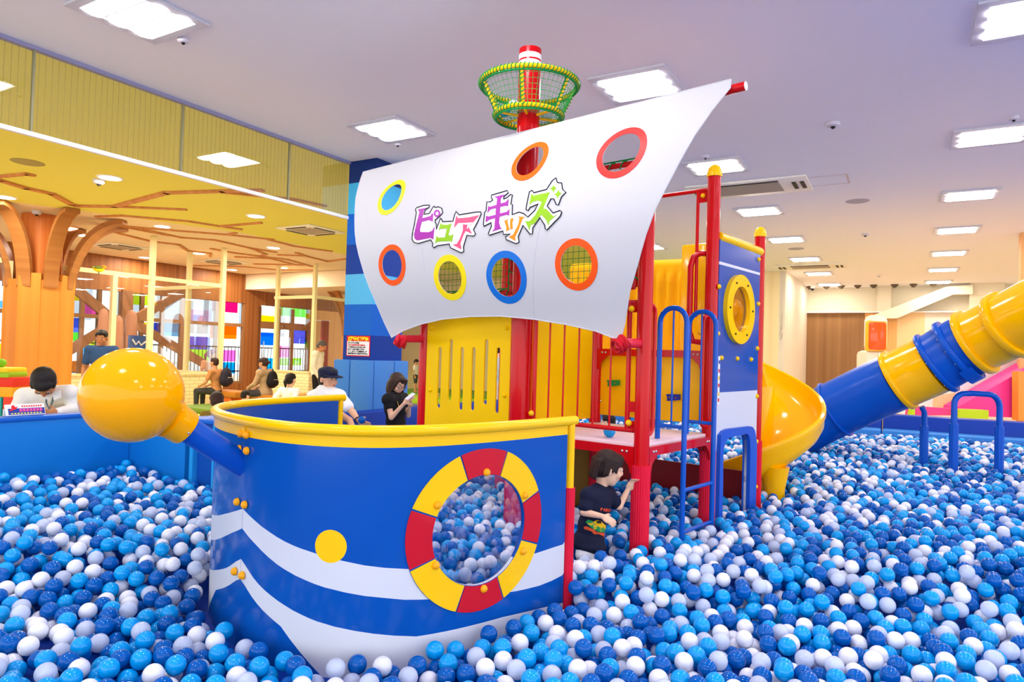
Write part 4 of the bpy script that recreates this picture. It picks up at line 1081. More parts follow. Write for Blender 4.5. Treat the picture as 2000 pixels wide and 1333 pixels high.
# drop what lies too deep to be seen
vis = []
for b_ in balls:
    if b_[2] + BR < lev(b_[0], b_[1]) - .085: continue
    vis.append(b_)
print('BALLS', len(seeds), len(balls), len(vis))
BM = [mat('ball deep blue', (0, 90, 178), .035, spec=.26), mat('ball sky blue', (4, 156, 230), .035, spec=.32), mat('ball white', (230, 233, 244), .05, spec=.35), mat('ball clear', (216, 228, 252), .05, spec=.5, alpha=.66)]
def pick():
    r = rng.random(); return 0 if r < .33 else (1 if r < .64 else (2 if r < .85 else 3))
def ico(n):
    bm = bmesh.new(); bmesh.ops.create_icosphere(bm, subdivisions=n, radius=BR); bm.verts.index_update()
    v = np.array([tuple(q.co) for q in bm.verts]); f = np.array([[q.index for q in fc.verts] for fc in bm.faces]); bm.free(); return v, f
ICO = {k: ico(k) for k in (1, 2, 3, 4)}
# 300 balls that show largest stand as objects of their own
def key(b_):
    x, y, d = project(Vector(b_))
    if not (-15 < x < 2015 and y < 1350): return 1e9
    if d < 1.5: return 1e9
    return d
def open_top(b_):
    for o in balls_near(b_):
        if o[2] > b_[2] + BR * 1.2 and math.hypot(o[0] - b_[0], o[1] - b_[1]) < BR * 1.1: return False
    return True
def balls_near(b_):
    i0, j0 = int(b_[0] / CELL + 1000), int(b_[1] / CELL + 1000)
    for i in (i0 - 1, i0, i0 + 1):
        for j in (j0 - 1, j0, j0 + 1):
            for o in grid.get((i, j), ()): yield o
cand = [b_ for b_ in sorted(vis, key=key)[:900] if open_top(b_)][:300]
cs = set(cand)
NM = ['deep blue', 'sky blue', 'white', 'clear']
proto = []
for k in range(4):
    v, f = ICO[4]; me = bpy.data.meshes.new('plastic_ball'); me.from_pydata(v.tolist(), [], f.tolist()); me.materials.append(BM[k]); me.polygons.foreach_set('use_smooth', [True] * len(f)); me.update(); proto.append(me)
first = {}
for b_ in cand:
    k = pick()
    if k not in first: o = first[k] = bpy.data.objects.new('plastic_ball', proto[k])
    else: o = first[k].copy()
    C.objects.link(o); o.location = b_
    tag(o, '%s plastic ball in the nearest rows of the ball pit, in the foreground' % NM[k], 'ball', 'nearest %s pit balls' % NM[k])
rest_b = [b_ for b_ in vis if b_ not in cs]
VV = []; FF = []; MI = []; off = 0
for b_ in rest_b:
    v, f = ICO[3] if b_[1] < 3.4 else (ICO[2] if b_[1] < 9 else ICO[2])
    VV.append(v + np.array(b_)); FF.append(f + off); off += len(v); MI.append(np.full(len(f), pick(), dtype=np.int32))
VV = np.concatenate(VV); FF = np.concatenate(FF); MI = np.concatenate(MI)
me = bpy.data.meshes.new('pit_balls'); me.vertices.add(len(VV)); me.vertices.foreach_set('co', VV.ravel())
me.loops.add(len(FF) * 3); me.loops.foreach_set('vertex_index', FF.ravel().astype(np.int32))
me.polygons.add(len(FF)); me.polygons.foreach_set('loop_start', np.arange(0, len(FF) * 3, 3, dtype=np.int32))
for m_ in BM: me.materials.append(m_)
me.polygons.foreach_set('material_index', MI); me.polygons.foreach_set('use_smooth', np.ones(len(FF), dtype=bool)); me.update(); me.validate()
o = bpy.data.objects.new('pit_balls', me); C.objects.link(o)
tag(o, 'thousands of deep blue, sky blue, white and clear plastic balls filling the pit', 'balls', None, 'stuff')
# a few balls away from the heap
def lone(c, k, label):
    o = first[k].copy(); C.objects.link(o); o.location = c
    for q in ('group',):
        if q in o: del o[q]
    tag(o, label, 'ball'); return o
lone(T(-.302, .137, 1.0 + BR), 1, 'single sky blue ball lying on the pink deck under the red railing')
lone(mc + Vector((-.10, -.10, 3.105 + BR)), 2, 'white ball lying in the net basket around the mast')
lone(mc + Vector((-.16, .02, 3.105 + BR)), 1, 'sky blue ball lying in the net basket around the mast')
lone(mc + Vector((.12, .03, 3.105 + BR)), 3, 'clear ball lying in the net basket around the mast')
# ================================================================ NEIGHBOUR HALL
FA = -19.05
def FP(px, py, a=FA): return onpl(px, py, RM(a, 0), RV)
def fb(px, a=FA, py=620): return rmf(FP(px, py, a))[1]
def fz(px, py, a=FA): return FP(px, py, a).z
zW = fz(416, 587); zT0 = fz(390, 634); zT1 = fz(390, 627.5)
bP0, bP1 = fb(478, py=680), fb(507, py=680)
# header, transom, posts of the window front
mb = MB(); rbox(mb, FA - .2, FA, -4, 25, zW, CEIL); rbox(mb, FA - .2, FA, bP0, bP1, 0, zW); struct(mb, 'wall_window_side', M_BROWN)
struct(rbox(MB(), FA - .22, FA + .01, -4, bP0, 0, .28), 'baseboard_window_side', M_BROWN)
FRM = mat('window brown', (150, 104, 64), .5)
edges = [fb(px, py=620) for px in (-60, -10, 41, 128, 158, 195, 279, 357, 366, 414, 466)]
wins = [(-60, 41), (128, 195), (195, 279), (279, 357), (366, 478)]
for k, (x0, x1) in enumerate(wins):
    b0, b1 = fb(x0), fb(x1); mb = MB()
    for b in (b0, b1, (b0 + b1) / 2): rbox(mb, FA - .12, FA - .02, b - .05, b + .05, .28, zW)
    rbox(mb, FA - .13, FA - .01, b0, b1, zT0, zT1); rbox(mb, FA - .12, FA - .02, b0, b1, .28, .36)
    o = struct(mb, 'window_%d' % (k + 1), FRM)
    g = rbox(MB(), FA - .08, FA - .074, b0, b1, .36, zW).build('pane', glass('window glass', (244, 250, 252), .1), o)
# entrance doors further right
b0, b1 = bP1, fb(604, py=640); mb = MB()
for px in (507, 545, 572, 604): b = fb(px, py=640); rbox(mb, FA - .12, FA - .0, b - .06, b + .06, .25, zW - .05)
z0 = fz(547, 637); z1 = fz(547, 645); rbox(mb, FA - .13, FA + .0, b0, b1, z0 - .12, z0 + .12); rbox(mb, FA - .13, FA, b0, b1, .25, .42)
o = struct(mb, 'door_1', FRM); rbox(MB(), FA - .08, FA - .074, b0, b1, .4, zW).build('pane', glass('window glass'), o)
mb = MB(); bh = fb(505, py=700); mb.tube([RM(FA + .08, bh + .12, 1.0), RM(FA + .08, bh + .12, 1.7)], .02, 8); mb.build('handle', MET, o)
struct(rbox(MB(), FA - .2, FA, b1, 25, 0, zW), 'wall_end', stripes('warm plank', (216, 158, 92), (232, 178, 114), RU, 4, .5))
# coloured films on the panes
FILM = [(0, 589, 41, 603, (150, 222, 244)), (0, 672, 38, 704, (222, 236, 80)), (129, 573, 157, 587, (255, 228, 20)), (160, 590, 195, 614, (244, 130, 196)), (129, 621, 156, 649, (50, 130, 224)),
        (129, 649, 155, 667, (100, 206, 20)), (164, 660, 187, 677, (218, 238, 50)), (158, 677, 182, 702, (60, 204, 244)), (257, 571, 293, 596, (232, 242, 50)), (279, 630, 290, 645, (250, 230, 30)),
        (297, 631, 316, 655, (36, 104, 204)), (316, 632, 356, 657, (50, 196, 226)), (368, 606, 415, 629, (252, 214, 240)), (416, 587, 466, 610, (242, 70, 166)), (368, 658, 412, 683, (36, 110, 214)),
        (368, 683, 410, 707, (206, 238, 90)), (412, 637, 464, 662, (255, 160, 0)), (412, 684, 462, 707, (252, 150, 214)), (432, 708, 461, 730, (20, 186, 226)), (505, 617, 546, 637, (255, 228, 10)),
        (511, 650, 536, 675, (30, 150, 236)), (549, 602, 603, 619, (150, 224, 130)), (548, 676, 573, 699, (250, 150, 212)), (549, 700, 590, 714, (190, 228, 50)), (574, 646, 603, 672, (110, 130, 214)), (505, 700, 536, 725, (40, 190, 240))]
for x0, y0, x1, y1, col in FILM:
    b0, b1 = fb(x0, py=(y0 + y1) / 2), fb(x1, py=(y0 + y1) / 2); xm = (x0 + x1) / 2; z0, z1 = fz(xm, y1), fz(xm, y0)
    m = glass('film %d %d %d' % col, col, .05)
    o = rbox(MB(), FA - .05, FA - .044, b0, b1, z0, z1).build('window_film', m); tag(o, None, None, None, 'structure')
# daylight-side ground and fence beyond the panes
struct(rbox(MB(), -60, -19.4, -20, 40, -.2, -.1), 'floor_outside', mat('paving', (226, 224, 220), .7))
t = thing('outdoor_fence', 'thin dark railing fence outside behind the coloured windows', 'fence', RM(-23, 10))
mb = MB(); 
for z in (.5, 1.45): rbox(mb, -23.02, -22.98, -2, 24, z, z + .05)
mb.build('rail', mat('fence grey', (110, 110, 116), .5), t)
mb = MB(); b = -2
while b < 24: rbox(mb, -23.012, -22.988, b, b + .02, .1, 1.45); b += .16
o = mb.build('picket', mat('fence grey', (110, 110, 116), .5), t); o['kind'] = 'stuff'
t = thing('outdoor_building', 'pale building seen outside through the coloured windows', 'building', RM(-34, 10))
rbox(MB(), -36, -34, 4, 30, 2.2, 5.5).build('wall', mat('pale outdoor wall', (225, 228, 235), .7), t)
mb = MB()
for k in range(10): rbox(mb, -34.05, -33.95, 5 + 2.4 * k, 6.2 + 2.4 * k, 2.6, 4.2)
mb.build('window_band', mat('outdoor window grey', (170, 180, 196), .3), t)

# timber cross brace in front of the windows
t = thing('timber_brace', 'big brown timber cross brace behind the glass room', 'brace', FP(236, 700, -18.7))
BRN = stripes('brace plank', (134, 88, 54), (160, 110, 74), RU + UP * .5, 6, .55)
def pxbeam(pts, w, a, name, m, parent, th=.1):
    P = [FP(x, y, a) for x, y in pts]; mb = MB()
    for p, q in zip(P[:-1], P[1:]):
        d = (q - p).normalized(); n = RV.cross(d).normalized() * w / 2; v8 = [p - n, p + n, q + n, q - n]; v8 += [x + RV * th for x in v8]
        mb.add(v8, [(0, 1, 2, 3), (7, 6, 5, 4), (0, 4, 5, 1), (1, 5, 6, 2), (2, 6, 7, 3), (3, 7, 4, 0)], 0, False)
    return mb.build(name, m, parent)
pxbeam([(247, 568), (240, 700)], .3, -18.6, 'post', BRN, t)
for L in ([(130, 552), (232, 636)], [(365, 566), (232, 640)], [(100, 705), (236, 622)], [(430, 730), (242, 622)]): pxbeam(L, .24, -18.55, 'arm', BRN, t)

# glass room: low brick-pattern walls, cream frames, clear panes
def brick(name, c1, c2, d):
    if name in MATS: return MATS[name]
    m = mat(name, c1, .6); nt = m.node_tree; b = nt.nodes['Principled BSDF']
    tc = nt.nodes.new('ShaderNodeTexCoord'); dt = nt.nodes.new('ShaderNodeVectorMath'); dt.operation = 'DOT_PRODUCT'; dt.inputs[1].default_value = tuple(d)
    sx = nt.nodes.new('ShaderNodeSeparateXYZ'); cb_ = nt.nodes.new('ShaderNodeCombineXYZ'); bt = nt.nodes.new('ShaderNodeTexBrick')
    bt.inputs['Color1'].default_value = (*lin(c1), 1); bt.inputs['Color2'].default_value = (*lin(c1), 1); bt.inputs['Mortar'].default_value = (*lin(c2), 1)
    bt.inputs['Scale'].default_value = 1; bt.inputs['Brick Width'].default_value = .24; bt.inputs['Row Height'].default_value = .085; bt.inputs['Mortar Size'].default_value = .008
    nt.links.new(tc.outputs['Object'], dt.inputs[0]); nt.links.new(tc.outputs['Object'], sx.inputs[0]); nt.links.new(dt.outputs['Value'], cb_.inputs[0]); nt.links.new(sx.outputs['Z'], cb_.inputs[1])
    nt.links.new(cb_.outputs[0], bt.inputs['Vector']); nt.links.new(bt.outputs['Color'], b.inputs['Base Color']); return m
BRK = brick('cream brick', (250, 232, 180), (222, 196, 136), RU + RV)
A0 = -14.52; zl = fz(437, 728, A0); ztr = fz(437, 559, A0)
bA, bC, bE = 9.04, 10.85, 13.84
def glass_wall(name, label, segs, posts, zt):
    """segs: (a0,b0,a1,b1); posts: (a,b,ztop)"""
    t = thing(name, label, 'glass partition', RM(segs[0][0], segs[0][1]))
    for (a0, b0, a1, b1) in segs:
        e = .06; lo = rbox(MB(), min(a0, a1) - e, max(a0, a1) + e, min(b0, b1) - e, max(b0, b1) + e, 0, zl - .04).build('low_wall', BRK, t)
        rbox(MB(), min(a0, a1) - e - .03, max(a0, a1) + e + .03, min(b0, b1) - e - .03, max(b0, b1) + e + .03, zl - .04, zl).build('ledge', M_MULL, t)
        rbox(MB(), min(a0, a1) - .035, max(a0, a1) + .035, min(b0, b1) - .035, max(b0, b1) + .035, zt - .05, zt + .04).build('transom', M_MULL, t)
        g = .004; rbox(MB(), min(a0, a1) - g, max(a0, a1) + g, min(b0, b1) - g, max(b0, b1) + g, zl, zt - .05).build('pane', glass('room glass', (252, 253, 252), .2), t)
    for (a, b, z) in posts: rbox(MB(), a - .05, a + .05, b - .05, b + .05, zl, z).build('post', M_MULL, t)
    return t
bx = fb(221, A0, 600)
glass_wall('glass_partition', 'cream-framed glass partition on a low brick-patterned wall right of the timber tree', [(A0, 7.2, A0, bC), (A0, bC, -17.5, bC)], [(A0, bx, ztr), (A0, bA, CEIL - .005), (A0, bC, CEIL - .005), (-15.85, bC, CEIL - .005)], ztr)
glass_wall('glass_partition', 'cream-framed glass partition with low wall beside the striped column', [(A0, bE, A0, 19.0), (A0, bE, -16.1, bE)], [(A0, bE, CEIL - .005), (-16.03, bE, CEIL - .005), (A0, 15.6, ztr), (A0, 17.3, ztr)], ztr)
glass_wall('glass_partition', 'cream-framed glass partition left of the timber tree at the border', [(A0, 1.5, A0, 6.2)], [(A0, fb(13, A0, 620), ztr), (A0, 3.2, ztr)], ztr)
# small yellow bird on the transom
c = FP(192, 526, A0 + .02); t = thing('toy_bird', 'small yellow toy bird perched on the frame above the glass room', 'toy bird', c)
YB = mat('bird yellow', (240, 220, 20), .6)
q = MB(); q.sphere(c + UP * .0, .075, 14, 10, sc=(.8, 1.6, .8), ax=(RV, RU, UP)); q.build('body', YB, t)
q = MB(); q.sphere(c + RU * .11 + UP * .05, .05, 12, 8); hd = q.build('head', mat('bird orange', (240, 150, 40), .6), t)
q = MB(); q.lathe([(.02, 0), (.001, .05)], c + RU * .15 + UP * .05, RU, 8); q.build('beak', mat('beak', (240, 120, 30), .6), t)
for s in (-1, 1): q = MB(); q.sphere(c + RV * (.05 * s) - RU * .02 + UP * .03, .06, 12, 8, sc=(.3, 1.5, .6), ax=(RV, RU, UP)); q.build('wing', mat('bird olive', (110, 120, 40), .6), t)
for s in (-1, 1): q = MB(); q.tube([c + RV * .03 * s - UP * .05, c + RV * .03 * s - UP * .11], .006, 6); q.build('leg', BLK, t)

# ---- timber trees
def tree(label, a, b, r0, r1, zc, angs, reach, w=.2, trunk=True):
    c = RM(a, b, 0); t = thing('timber_tree', label, 'timber tree', c)
    if trunk:
        MB().lathe([(r1, 0), (r1, CEIL - .005)], c, UP, 40).build('core', stripes('dark orange plank', (196, 104, 40), (212, 122, 54), RU + RV, 8, .5), t)
        q = MB(); n = 10
        for k in range(n):
            t0 = 2 * pi * k / n; wv = 2 * pi / n; d = Vector((cos(t0), sin(t0), 0)); e = Vector((-sin(t0), cos(t0), 0)); off = .02 * (k % 2)
            hw = r0 * math.tan(wv / 2) * .99; q2 = MB(); q2.box(c + d * (r0 - .04 - off) + UP * (zc - (.12 if k % 2 else 0)) / 2, (.08, hw * 2, zc - (.12 if k % 2 else 0)), (d, e, UP)); q2.build('trunk_board', M_OAK, t)
    for an in angs:
        d = Vector((cos(an), sin(an), 0)); e = UP.cross(d); P = []
        for k in range(13):
            u_ = k / 12; z = zc - .25 + (CEIL - zc + .25) * sin(u_ * pi / 2) ** 1.0; rr = r0 - .08 + (reach - r0) * (1 - cos(u_ * pi / 2)); P.append((rr, z))
        q = MB(); vs = []
        for i, (rr, z) in enumerate(P):
            a_, b_ = P[max(0, i - 1)], P[min(12, i + 1)]; tx, tz = b_[0] - a_[0], b_[1] - a_[1]; L = math.hypot(tx, tz); nx, nz = tz / L, -tx / L
            for s, h in ((-1, 0), (1, 0), (1, 1), (-1, 1)): vs.append(c + d * (rr + nx * .09 * h) + e * (w / 2 * s) + UP * min(CEIL - .004, z + nz * .09 * h))
        q.add(vs, [(i * 4 + j, i * 4 + (j + 1) % 4, (i + 1) * 4 + (j + 1) % 4, (i + 1) * 4 + j) for i in range(12) for j in range(4)] + [(3, 2, 1, 0), (48, 49, 50, 51)], 0, False)
        q.build('rib', stripes('rib timber shaded', (158, 100, 48), (178, 118, 62), UP, 6, .5), t)  # shade of the rib undersides is put into this darker wood tone
    return t
tr1 = tree('thick orange timber tree column with ribs curving up to the ceiling at the left', -14.42, 6.75, .56, .34, 2.75, [radians(k) for k in (8, 48, 98, 140, 185, 230, 278, 322)], 1.55, .24)
pc = onz(702, 545, CEIL); a2, b2, _ = rmf(pc)
tr2 = tree('timber tree with curved ribs half hidden behind the striped column', a2, b2, .5, .3, 2.2, [radians(k) for k in (150, 175, 205, 235, 20, 320)], 2.0, .2)
BRC = stripes('branch wood', (190, 124, 66), (208, 144, 86), RU + RV, 6, .5)
def branch(pts, w, t):
    P = [onz(x, y, CEIL) for x, y in pts]; mb = MB()
    for p, q in zip(P[:-1], P[1:]):
        d = (q - p); L = d.length; d = d / L; mb.box((p + q) / 2 - UP * .015, (L + w * .6, w, .03), (d, UP.cross(d), UP))
    mb.build('branch', BRC, t)
BR1 = [[(-20, 346), (0, 351), (51, 366), (101, 377), (140, 398), (150, 401)], [(150, 401), (224, 402), (325, 375), (434, 372), (509, 370)], [(224, 402), (362, 408)], [(434, 374), (525, 383), (574, 388), (635, 401)],
       [(189, 422), (238, 420), (367, 431), (430, 441), (509, 434)], [(430, 441), (471, 447)], [(228, 440), (350, 450), (444, 457.5), (534, 467)], [(444, 457), (460, 454)], [(520, 466), (574, 480), (647, 490)],
       [(241, 442), (329, 459)], [(280, 447), (353, 463), (420, 468), (490, 484), (539, 492)], [(490, 484), (520, 496), (511, 499)], [(213, 450), (297, 471), (350, 477), (367, 489), (411, 494), (411, 500)], [(-10, 344), (52, 338), (65, 341)]]
BR2 = [[(413, 485), (455, 493), (525, 502), (560, 506), (609, 520)], [(460, 501), (528, 504), (574, 516)], [(497, 515), (595, 517)], [(380, 518), (472, 520), (546, 527), (609, 527)], [(544, 497), (595, 499), (640, 510), (674, 505)], [(579, 493), (600, 500)]]
for k_, L in enumerate(BR1): branch(L, .12 if k_ in (0, 1) else .075, tr1)
for L in BR2: branch(L, .085, tr2)

# ================================================================ STRIPED COLUMN WITH PADS
cA_ = GA; cB_ = 6.43
ac_ = rmf(onpl(728, 560, RM(0, cB_), RU))[0]; bc_ = rmf(onpl(786, 640, RM(ac_, 0), RV))[1]
print('COLUMN', cA_, ac_, cB_, bc_)
t = thing('striped_column', 'square column with dark, light and mid blue bands behind the sail', 'column', RM((cA_ + ac_) / 2, (cB_ + bc_) / 2))
zb = [fzq for fzq in (onpl(690, y, RM(0, cB_), RU).z for y in (700, 655, 595, 536, 478, 418, 358, 320))]
zb[-1] = CEIL - .001
cols = [(8, 58, 150), (4, 98, 200), (84, 182, 232), (8, 58, 150), (4, 98, 200), (64, 178, 228), (12, 44, 110)]
zb[0] = zb[0] - .02
for i in range(7): rbox(MB(), cA_, ac_, cB_, bc_, zb[i], zb[i + 1]).build('band', mat('band %d %d' % cols[i][:2], cols[i], .6), t)
zp = zb[0]; e = .07; PM = mat('column pad', (66, 132, 206), .55)
rbox(MB(), cA_ + .0, ac_, cB_, bc_, 0, zp).build('core', NAVY, t)
mid = (cA_ - .09 + ac_) / 2
rbox(MB(), cA_ - .09, mid - .005, cB_ - e, cB_, 0, zp, 0, .02).build('pad', PM, t); rbox(MB(), mid + .005, ac_ + e, cB_ - e, cB_, 0, zp, 0, .02).build('pad', PM, t)
bm_ = (cB_ + bc_) / 2
rbox(MB(), ac_, ac_ + e, cB_ + .005, bm_ + .08, 0, zp, 0, .02).build('pad', PM, t); rbox(MB(), ac_, ac_ + e, bm_ + .09, bc_ + e, 0, zp, 0, .02).build('pad', PM, t)
# notice on the column
N0 = onpl(678, 656, RM(0, cB_ - .004), RU); N1 = onpl(723.5, 656.5, RM(0, cB_ - .004), RU); N2 = onpl(677, 695.5, RM(0, cB_ - .004), RU)
nw = (N1 - N0).dot(RV); nh = N0.z - N2.z; no = Vector((N0.x, N0.y, N0.z - nh))
t = thing('notice_sheet', 'white notice with red header taped to the striped column', 'notice', no)
def nbox(x0, x1, y0, y1, d0, d1, m, nm): c = no + RV * ((x0 + x1) / 2 * nw) + UP * ((y0 + y1) / 2 * nh) - RU * ((d0 + d1) / 2); return MB().box(c, (abs(x1 - x0) * nw, d1 - d0, abs(y1 - y0) * nh), (RV, RU, UP)).build(nm, m, t)
RN = mat('notice red', (226, 24, 30), .5); nbox(0, 1, 0, 1, 0, .003, RN, 'red_border'); nbox(.03, .97, .045, .97, .003, .0045, WHT, 'sheet'); nbox(.03, .97, .73, .97, .0045, .006, RN, 'header')
text_mesh('header_text', 'ご注意ください', nh * .19, no + RV * nw * .07 + UP * nh * .78 - RU * .0075, RV, UP, mat('header yellow', (255, 240, 20), .5), t, .001, bold=.006, width=nw * .87)
for k, (tx, m, wd) in enumerate((('ボールプール内の', BLK, .5), ('落し物の捜索は行いません。', RN, .78), ('お客様はエントランス近くの', BLK, .78), ('ロッカーをご利用ください。', BLK, .74), ('なお、ロッカーご使用の際、は', BLK, .86), ('鍵の保管にも必ず気をつけて下さい。', BLK, .9))):
    text_mesh('notice_text', tx, nh * .075, no + RV * nw * .07 + UP * nh * (.62 - k * .104) - RU * .006, RV, UP, m, t, .0008, bold=.002, width=nw * wd * .95)

# ================================================================ SOFT PLAY BEHIND
def soft(name, label, a0, a1, b0, b1, z0, z1, rgb, cat='soft block', group=None, bev=.04):
    o = rbox(MB(), a0, a1, b0, b1, z0, z1, 0, bev).build(name, mat('soft %d %d %d' % rgb, rgb, .5)); return tag(o, label, cat, group)
soft('soft_step', 'low lime green soft step in front of the plank wall behind the column', -14, -3.2, 14.6, 18.6, 0, .26, (176, 214, 40), 'soft step')
soft('soft_mat', 'dark green soft mat on top of the lime step', -13.9, -3.3, 15.8, 18.5, .262, .31, (96, 160, 50), 'soft mat')
soft('soft_mat', 'purple soft mat lying in front of the lime step', -12, -3.2, 12.4, 14.5, 0, .12, (120, 110, 190), 'soft mat')
soft('soft_step', 'yellow-green soft edge at the foot of the brick-patterned wall', -14.3, -10.2, 8.6, 10.4, 0, .1, (214, 224, 60), 'soft step')
soft('soft_mat', 'olive green soft mat on the yellow-green edge', -13.4, -10.8, 8.9, 10.1, .102, .22, (110, 140, 50), 'soft mat')
soft('soft_step', 'pale orange long soft step in the entry between the glass walls', -15.9, -14.2, 11.2, 13.4, 0, .28, (250, 190, 120), 'soft step')
def soft_bench(label, px, py, d, w, s=1):
    c = atd(px, py, d); c.z = 0; t = thing('soft_bench', label, 'bench', c)
    a, b, _ = rmf(c)
    MB().box(c + UP * .42, (w, .5, .14), (RV, RU, UP), bev=.03).build('seat', mat('bench ochre', (206, 128, 44), .5), t)
    for s_ in (-1, 1):
        q = MB(); x0 = s_ * (w / 2 - .3)
        q.prism([(x0 - .12, .35), (x0 + .12, .35), (x0 + .12 + .14 * (s_ > 0), 0), (x0 - .12 - .14 * (s_ < 0), 0)], lambda x, z: c + RV * x + UP * z - RU * .22, RU * .44); q.build('leg', mat('bench orange', (240, 116, 44), .5), t)
    return t
soft_bench('ochre and orange soft bench with a woman with backpack sitting on it', 535, 760, 14.6, 1.0)
soft_bench('ochre and orange soft bench cut off by the brick-patterned wall', 452, 765, 15.6, .9)
# coloured blocks at the left border
def pblock(name, label, x0, y0, x1, y1, d, rgb, dep=.35):
    p = atd(x0, y1, d); q = atd(x1, y0, d); c = Vector(((p.x + q.x) / 2, d + dep / 2, (p.z + q.z) / 2))
    o = MB().box(c, (abs(q.x - p.x), dep, abs(q.z - p.z)), bev=.02).build(name, mat('soft %d %d %d' % rgb, rgb, .5)); return tag(o, label, 'soft block', 'soft blocks at the left border')
pblock('soft_block', 'teal soft block at the left border, lowest of the pile', -30, 776, 3, 815, 8.6, (40, 180, 180))
pblock('soft_block', 'red soft block beside the teal one at the left border', 3.4, 776, 28, 815, 8.6, (236, 66, 50))
pblock('soft_block', 'orange-yellow soft block in the middle of the left pile', -30, 756.2, 25, 775.8, 8.6, (250, 180, 40))
pblock('soft_block', 'wide red soft block above the orange-yellow one', -30, 738, 27, 756, 8.6, (232, 56, 40))
pblock('soft_block', 'lime soft block near the top of the left pile', -30, 727.5, 17, 737.8, 8.6, (160, 206, 40))
pblock('soft_block', 'yellow soft block topmost in the left pile', -30, 719, 15.5, 727.3, 8.6, (250, 214, 40))
c = atd(3, 716, 8.75); tag(MB().sphere(Vector((c.x, c.y, atd(3, 719, 8.6).z + .055)), .055, 16, 10).build('soft_ball', mat('soft 130 200 30', (130, 200, 30), .5)), 'small green ball on top of the soft block pile', 'ball')
pblock('soft_block', 'orange soft block standing behind the glass right of the timber tree', 126, 706, 151, 726, 20, (252, 150, 50), .6)['group'] = 'blocks behind the glass'
# sign standing on the pit wall
sc_ = onpl(51, 813, RM(-5.46, 0), RV); t = thing('sign_board', 'white sign with red figure and blue band standing on the left pit wall', 'sign', Vector((sc_.x, sc_.y, .96)))
e1 = onpl(11.5, 813, RM(-5.46, 0), RV); e2 = onpl(89, 808, RM(-5.46, 0), RV); sw = (e2 - e1).dot(RU); so = Vector((e1.x, e1.y, .962)); shh = .085
sx_ = RU; Yv = (UP * .93 - RV * .37).normalized(); Zv = sx_.cross(Yv)
if Zv.dot(CAM - so) < 0: Zv = -Zv
MB().box(so + sx_ * sw / 2 + Yv * shh / 2, (sw, shh, .014), (sx_, Yv, Zv), bev=.004).build('board', WHT, t)
MB().box(so + sx_ * sw / 2 - Zv * .045 + UP * .032, (sw, .01, .064), (sx_, Zv, UP)).build('back_leg', WHT, t)
def sg(x0, x1, y0, y1, rgb, nm, d=.0075): MB().box(so + sx_ * (sw * (x0 + x1) / 2) + Yv * (shh * (y0 + y1) / 2) + Zv * d, (sw * (x1 - x0), shh * (y1 - y0), .001), (sx_, Yv, Zv)).build(nm, mat('sign %d %d' % rgb[:2], rgb, .5), t)
sg(.06, .98, .08, .62, (38, 60, 150), 'blue_band'); 
q = MB(); fx = lambda x, y: so + sx_ * sw * x + Yv * shh * y + Zv * .0085
q.prism([(.07, .45), (.16, .6), (.14, .78), (.2, .95), (.25, .72), (.32, .8), (.25, .55), (.2, .5), (.14, .42)], fx, Zv * .001); q.build('red_figure', mat('sign red', (226, 30, 40), .5), t)
for k in range(7): sg(.34 + k * .085, .405 + k * .085, .32, .58, (226, 80, 150), 'pink_mark', .0085)
for k in range(9): sg(.4 + k * .06, .44 + k * .06, .72, .86, (226, 90, 70), 'red_mark', .0085)
for k in range(10): sg(.12 + k * .08, .17 + k * .08, .13, .22, (240, 230, 90), 'yellow_mark', .0085)

# ---- beyond the far pit wall, right
def tri(name, label, pts, d, dep, rgb, cat):
    P = [atd(x, y, d) for x, y in pts]; q = MB(); n = len(P); q.add(P + [p + Vector((0, dep, 0)) for p in P], [tuple(range(n)), tuple(range(2 * n - 1, n - 1, -1))] + [(i, (i + 1) % n, (i + 1) % n + n, i + n) for i in range(n)], 0, False)
    o = q.build(name, mat('vinyl %d %d' % rgb[:2], rgb, .3)); return tag(o, label, cat)
tri('inflatable_slide', 'magenta sloping side of an inflatable slide at the right behind the pit', [(1868, 812), (1872, 795), (1990, 728), (2030, 706), (2030, 818)], 11.8, .45, (240, 60, 150), 'inflatable')
tri('inflatable_wall', 'white upper rim of the magenta inflatable slide', [(1780, 812), (1785, 792), (1830, 776), (1880, 740), (1960, 690), (2030, 660), (2030, 705), (1990, 727), (1872, 794), (1868, 811)], 12.3, .8, (240, 236, 236), 'inflatable')
tri('inflatable_roll', 'pink low inflatable roll behind the far pit wall', [(1775, 812), (1778, 797), (1790, 794), (1870, 799), (1872, 812)], 11.65, .12, (240, 70, 140), 'inflatable')
tri('soft_pad', 'lime soft pad in front of the magenta inflatable slide', [(1873, 817), (1874, 800), (1931, 802), (1931, 819)], 11.5, .2, (190, 220, 30), 'soft pad')
tri('soft_pad', 'small lime strip under the tube slide behind the pit wall', [(1779, 811), (1782, 797), (1787, 797), (1787, 811)], 11.5, .1, (190, 220, 30), 'soft pad')
tri('soft_box', 'beige box between the tube slide and the slide support', [(1829, 797), (1830, 772), (1866, 768), (1866, 798)], 12.2, .1, (240, 204, 150), 'soft box')
tri('soft_pillar', 'orange soft pillar at the right border behind the pit', [(1989, 822), (1989, 726), (2020, 726), (2020, 824)], 11.6, .15, (240, 150, 60), 'soft pillar')
c = atd(1714, 655, 14.5); t = thing('inflatable_figure', 'white inflatable arch with orange centre in front of the plank walls', 'inflatable', Vector((c.x, c.y, 0)))
MB().box(c + UP * .02 + Vector((.02, .12, .02)), (.44, .3, .78), bev=.12).build('white_body', mat('vinyl white', (244, 240, 232), .25), t)
MB().box(c + Vector((-.03, -.02, -.02)), (.36, .16, .60), bev=.05).build('orange_panel', mat('vinyl orange', (240, 96, 30), .2, coat=.5), t)
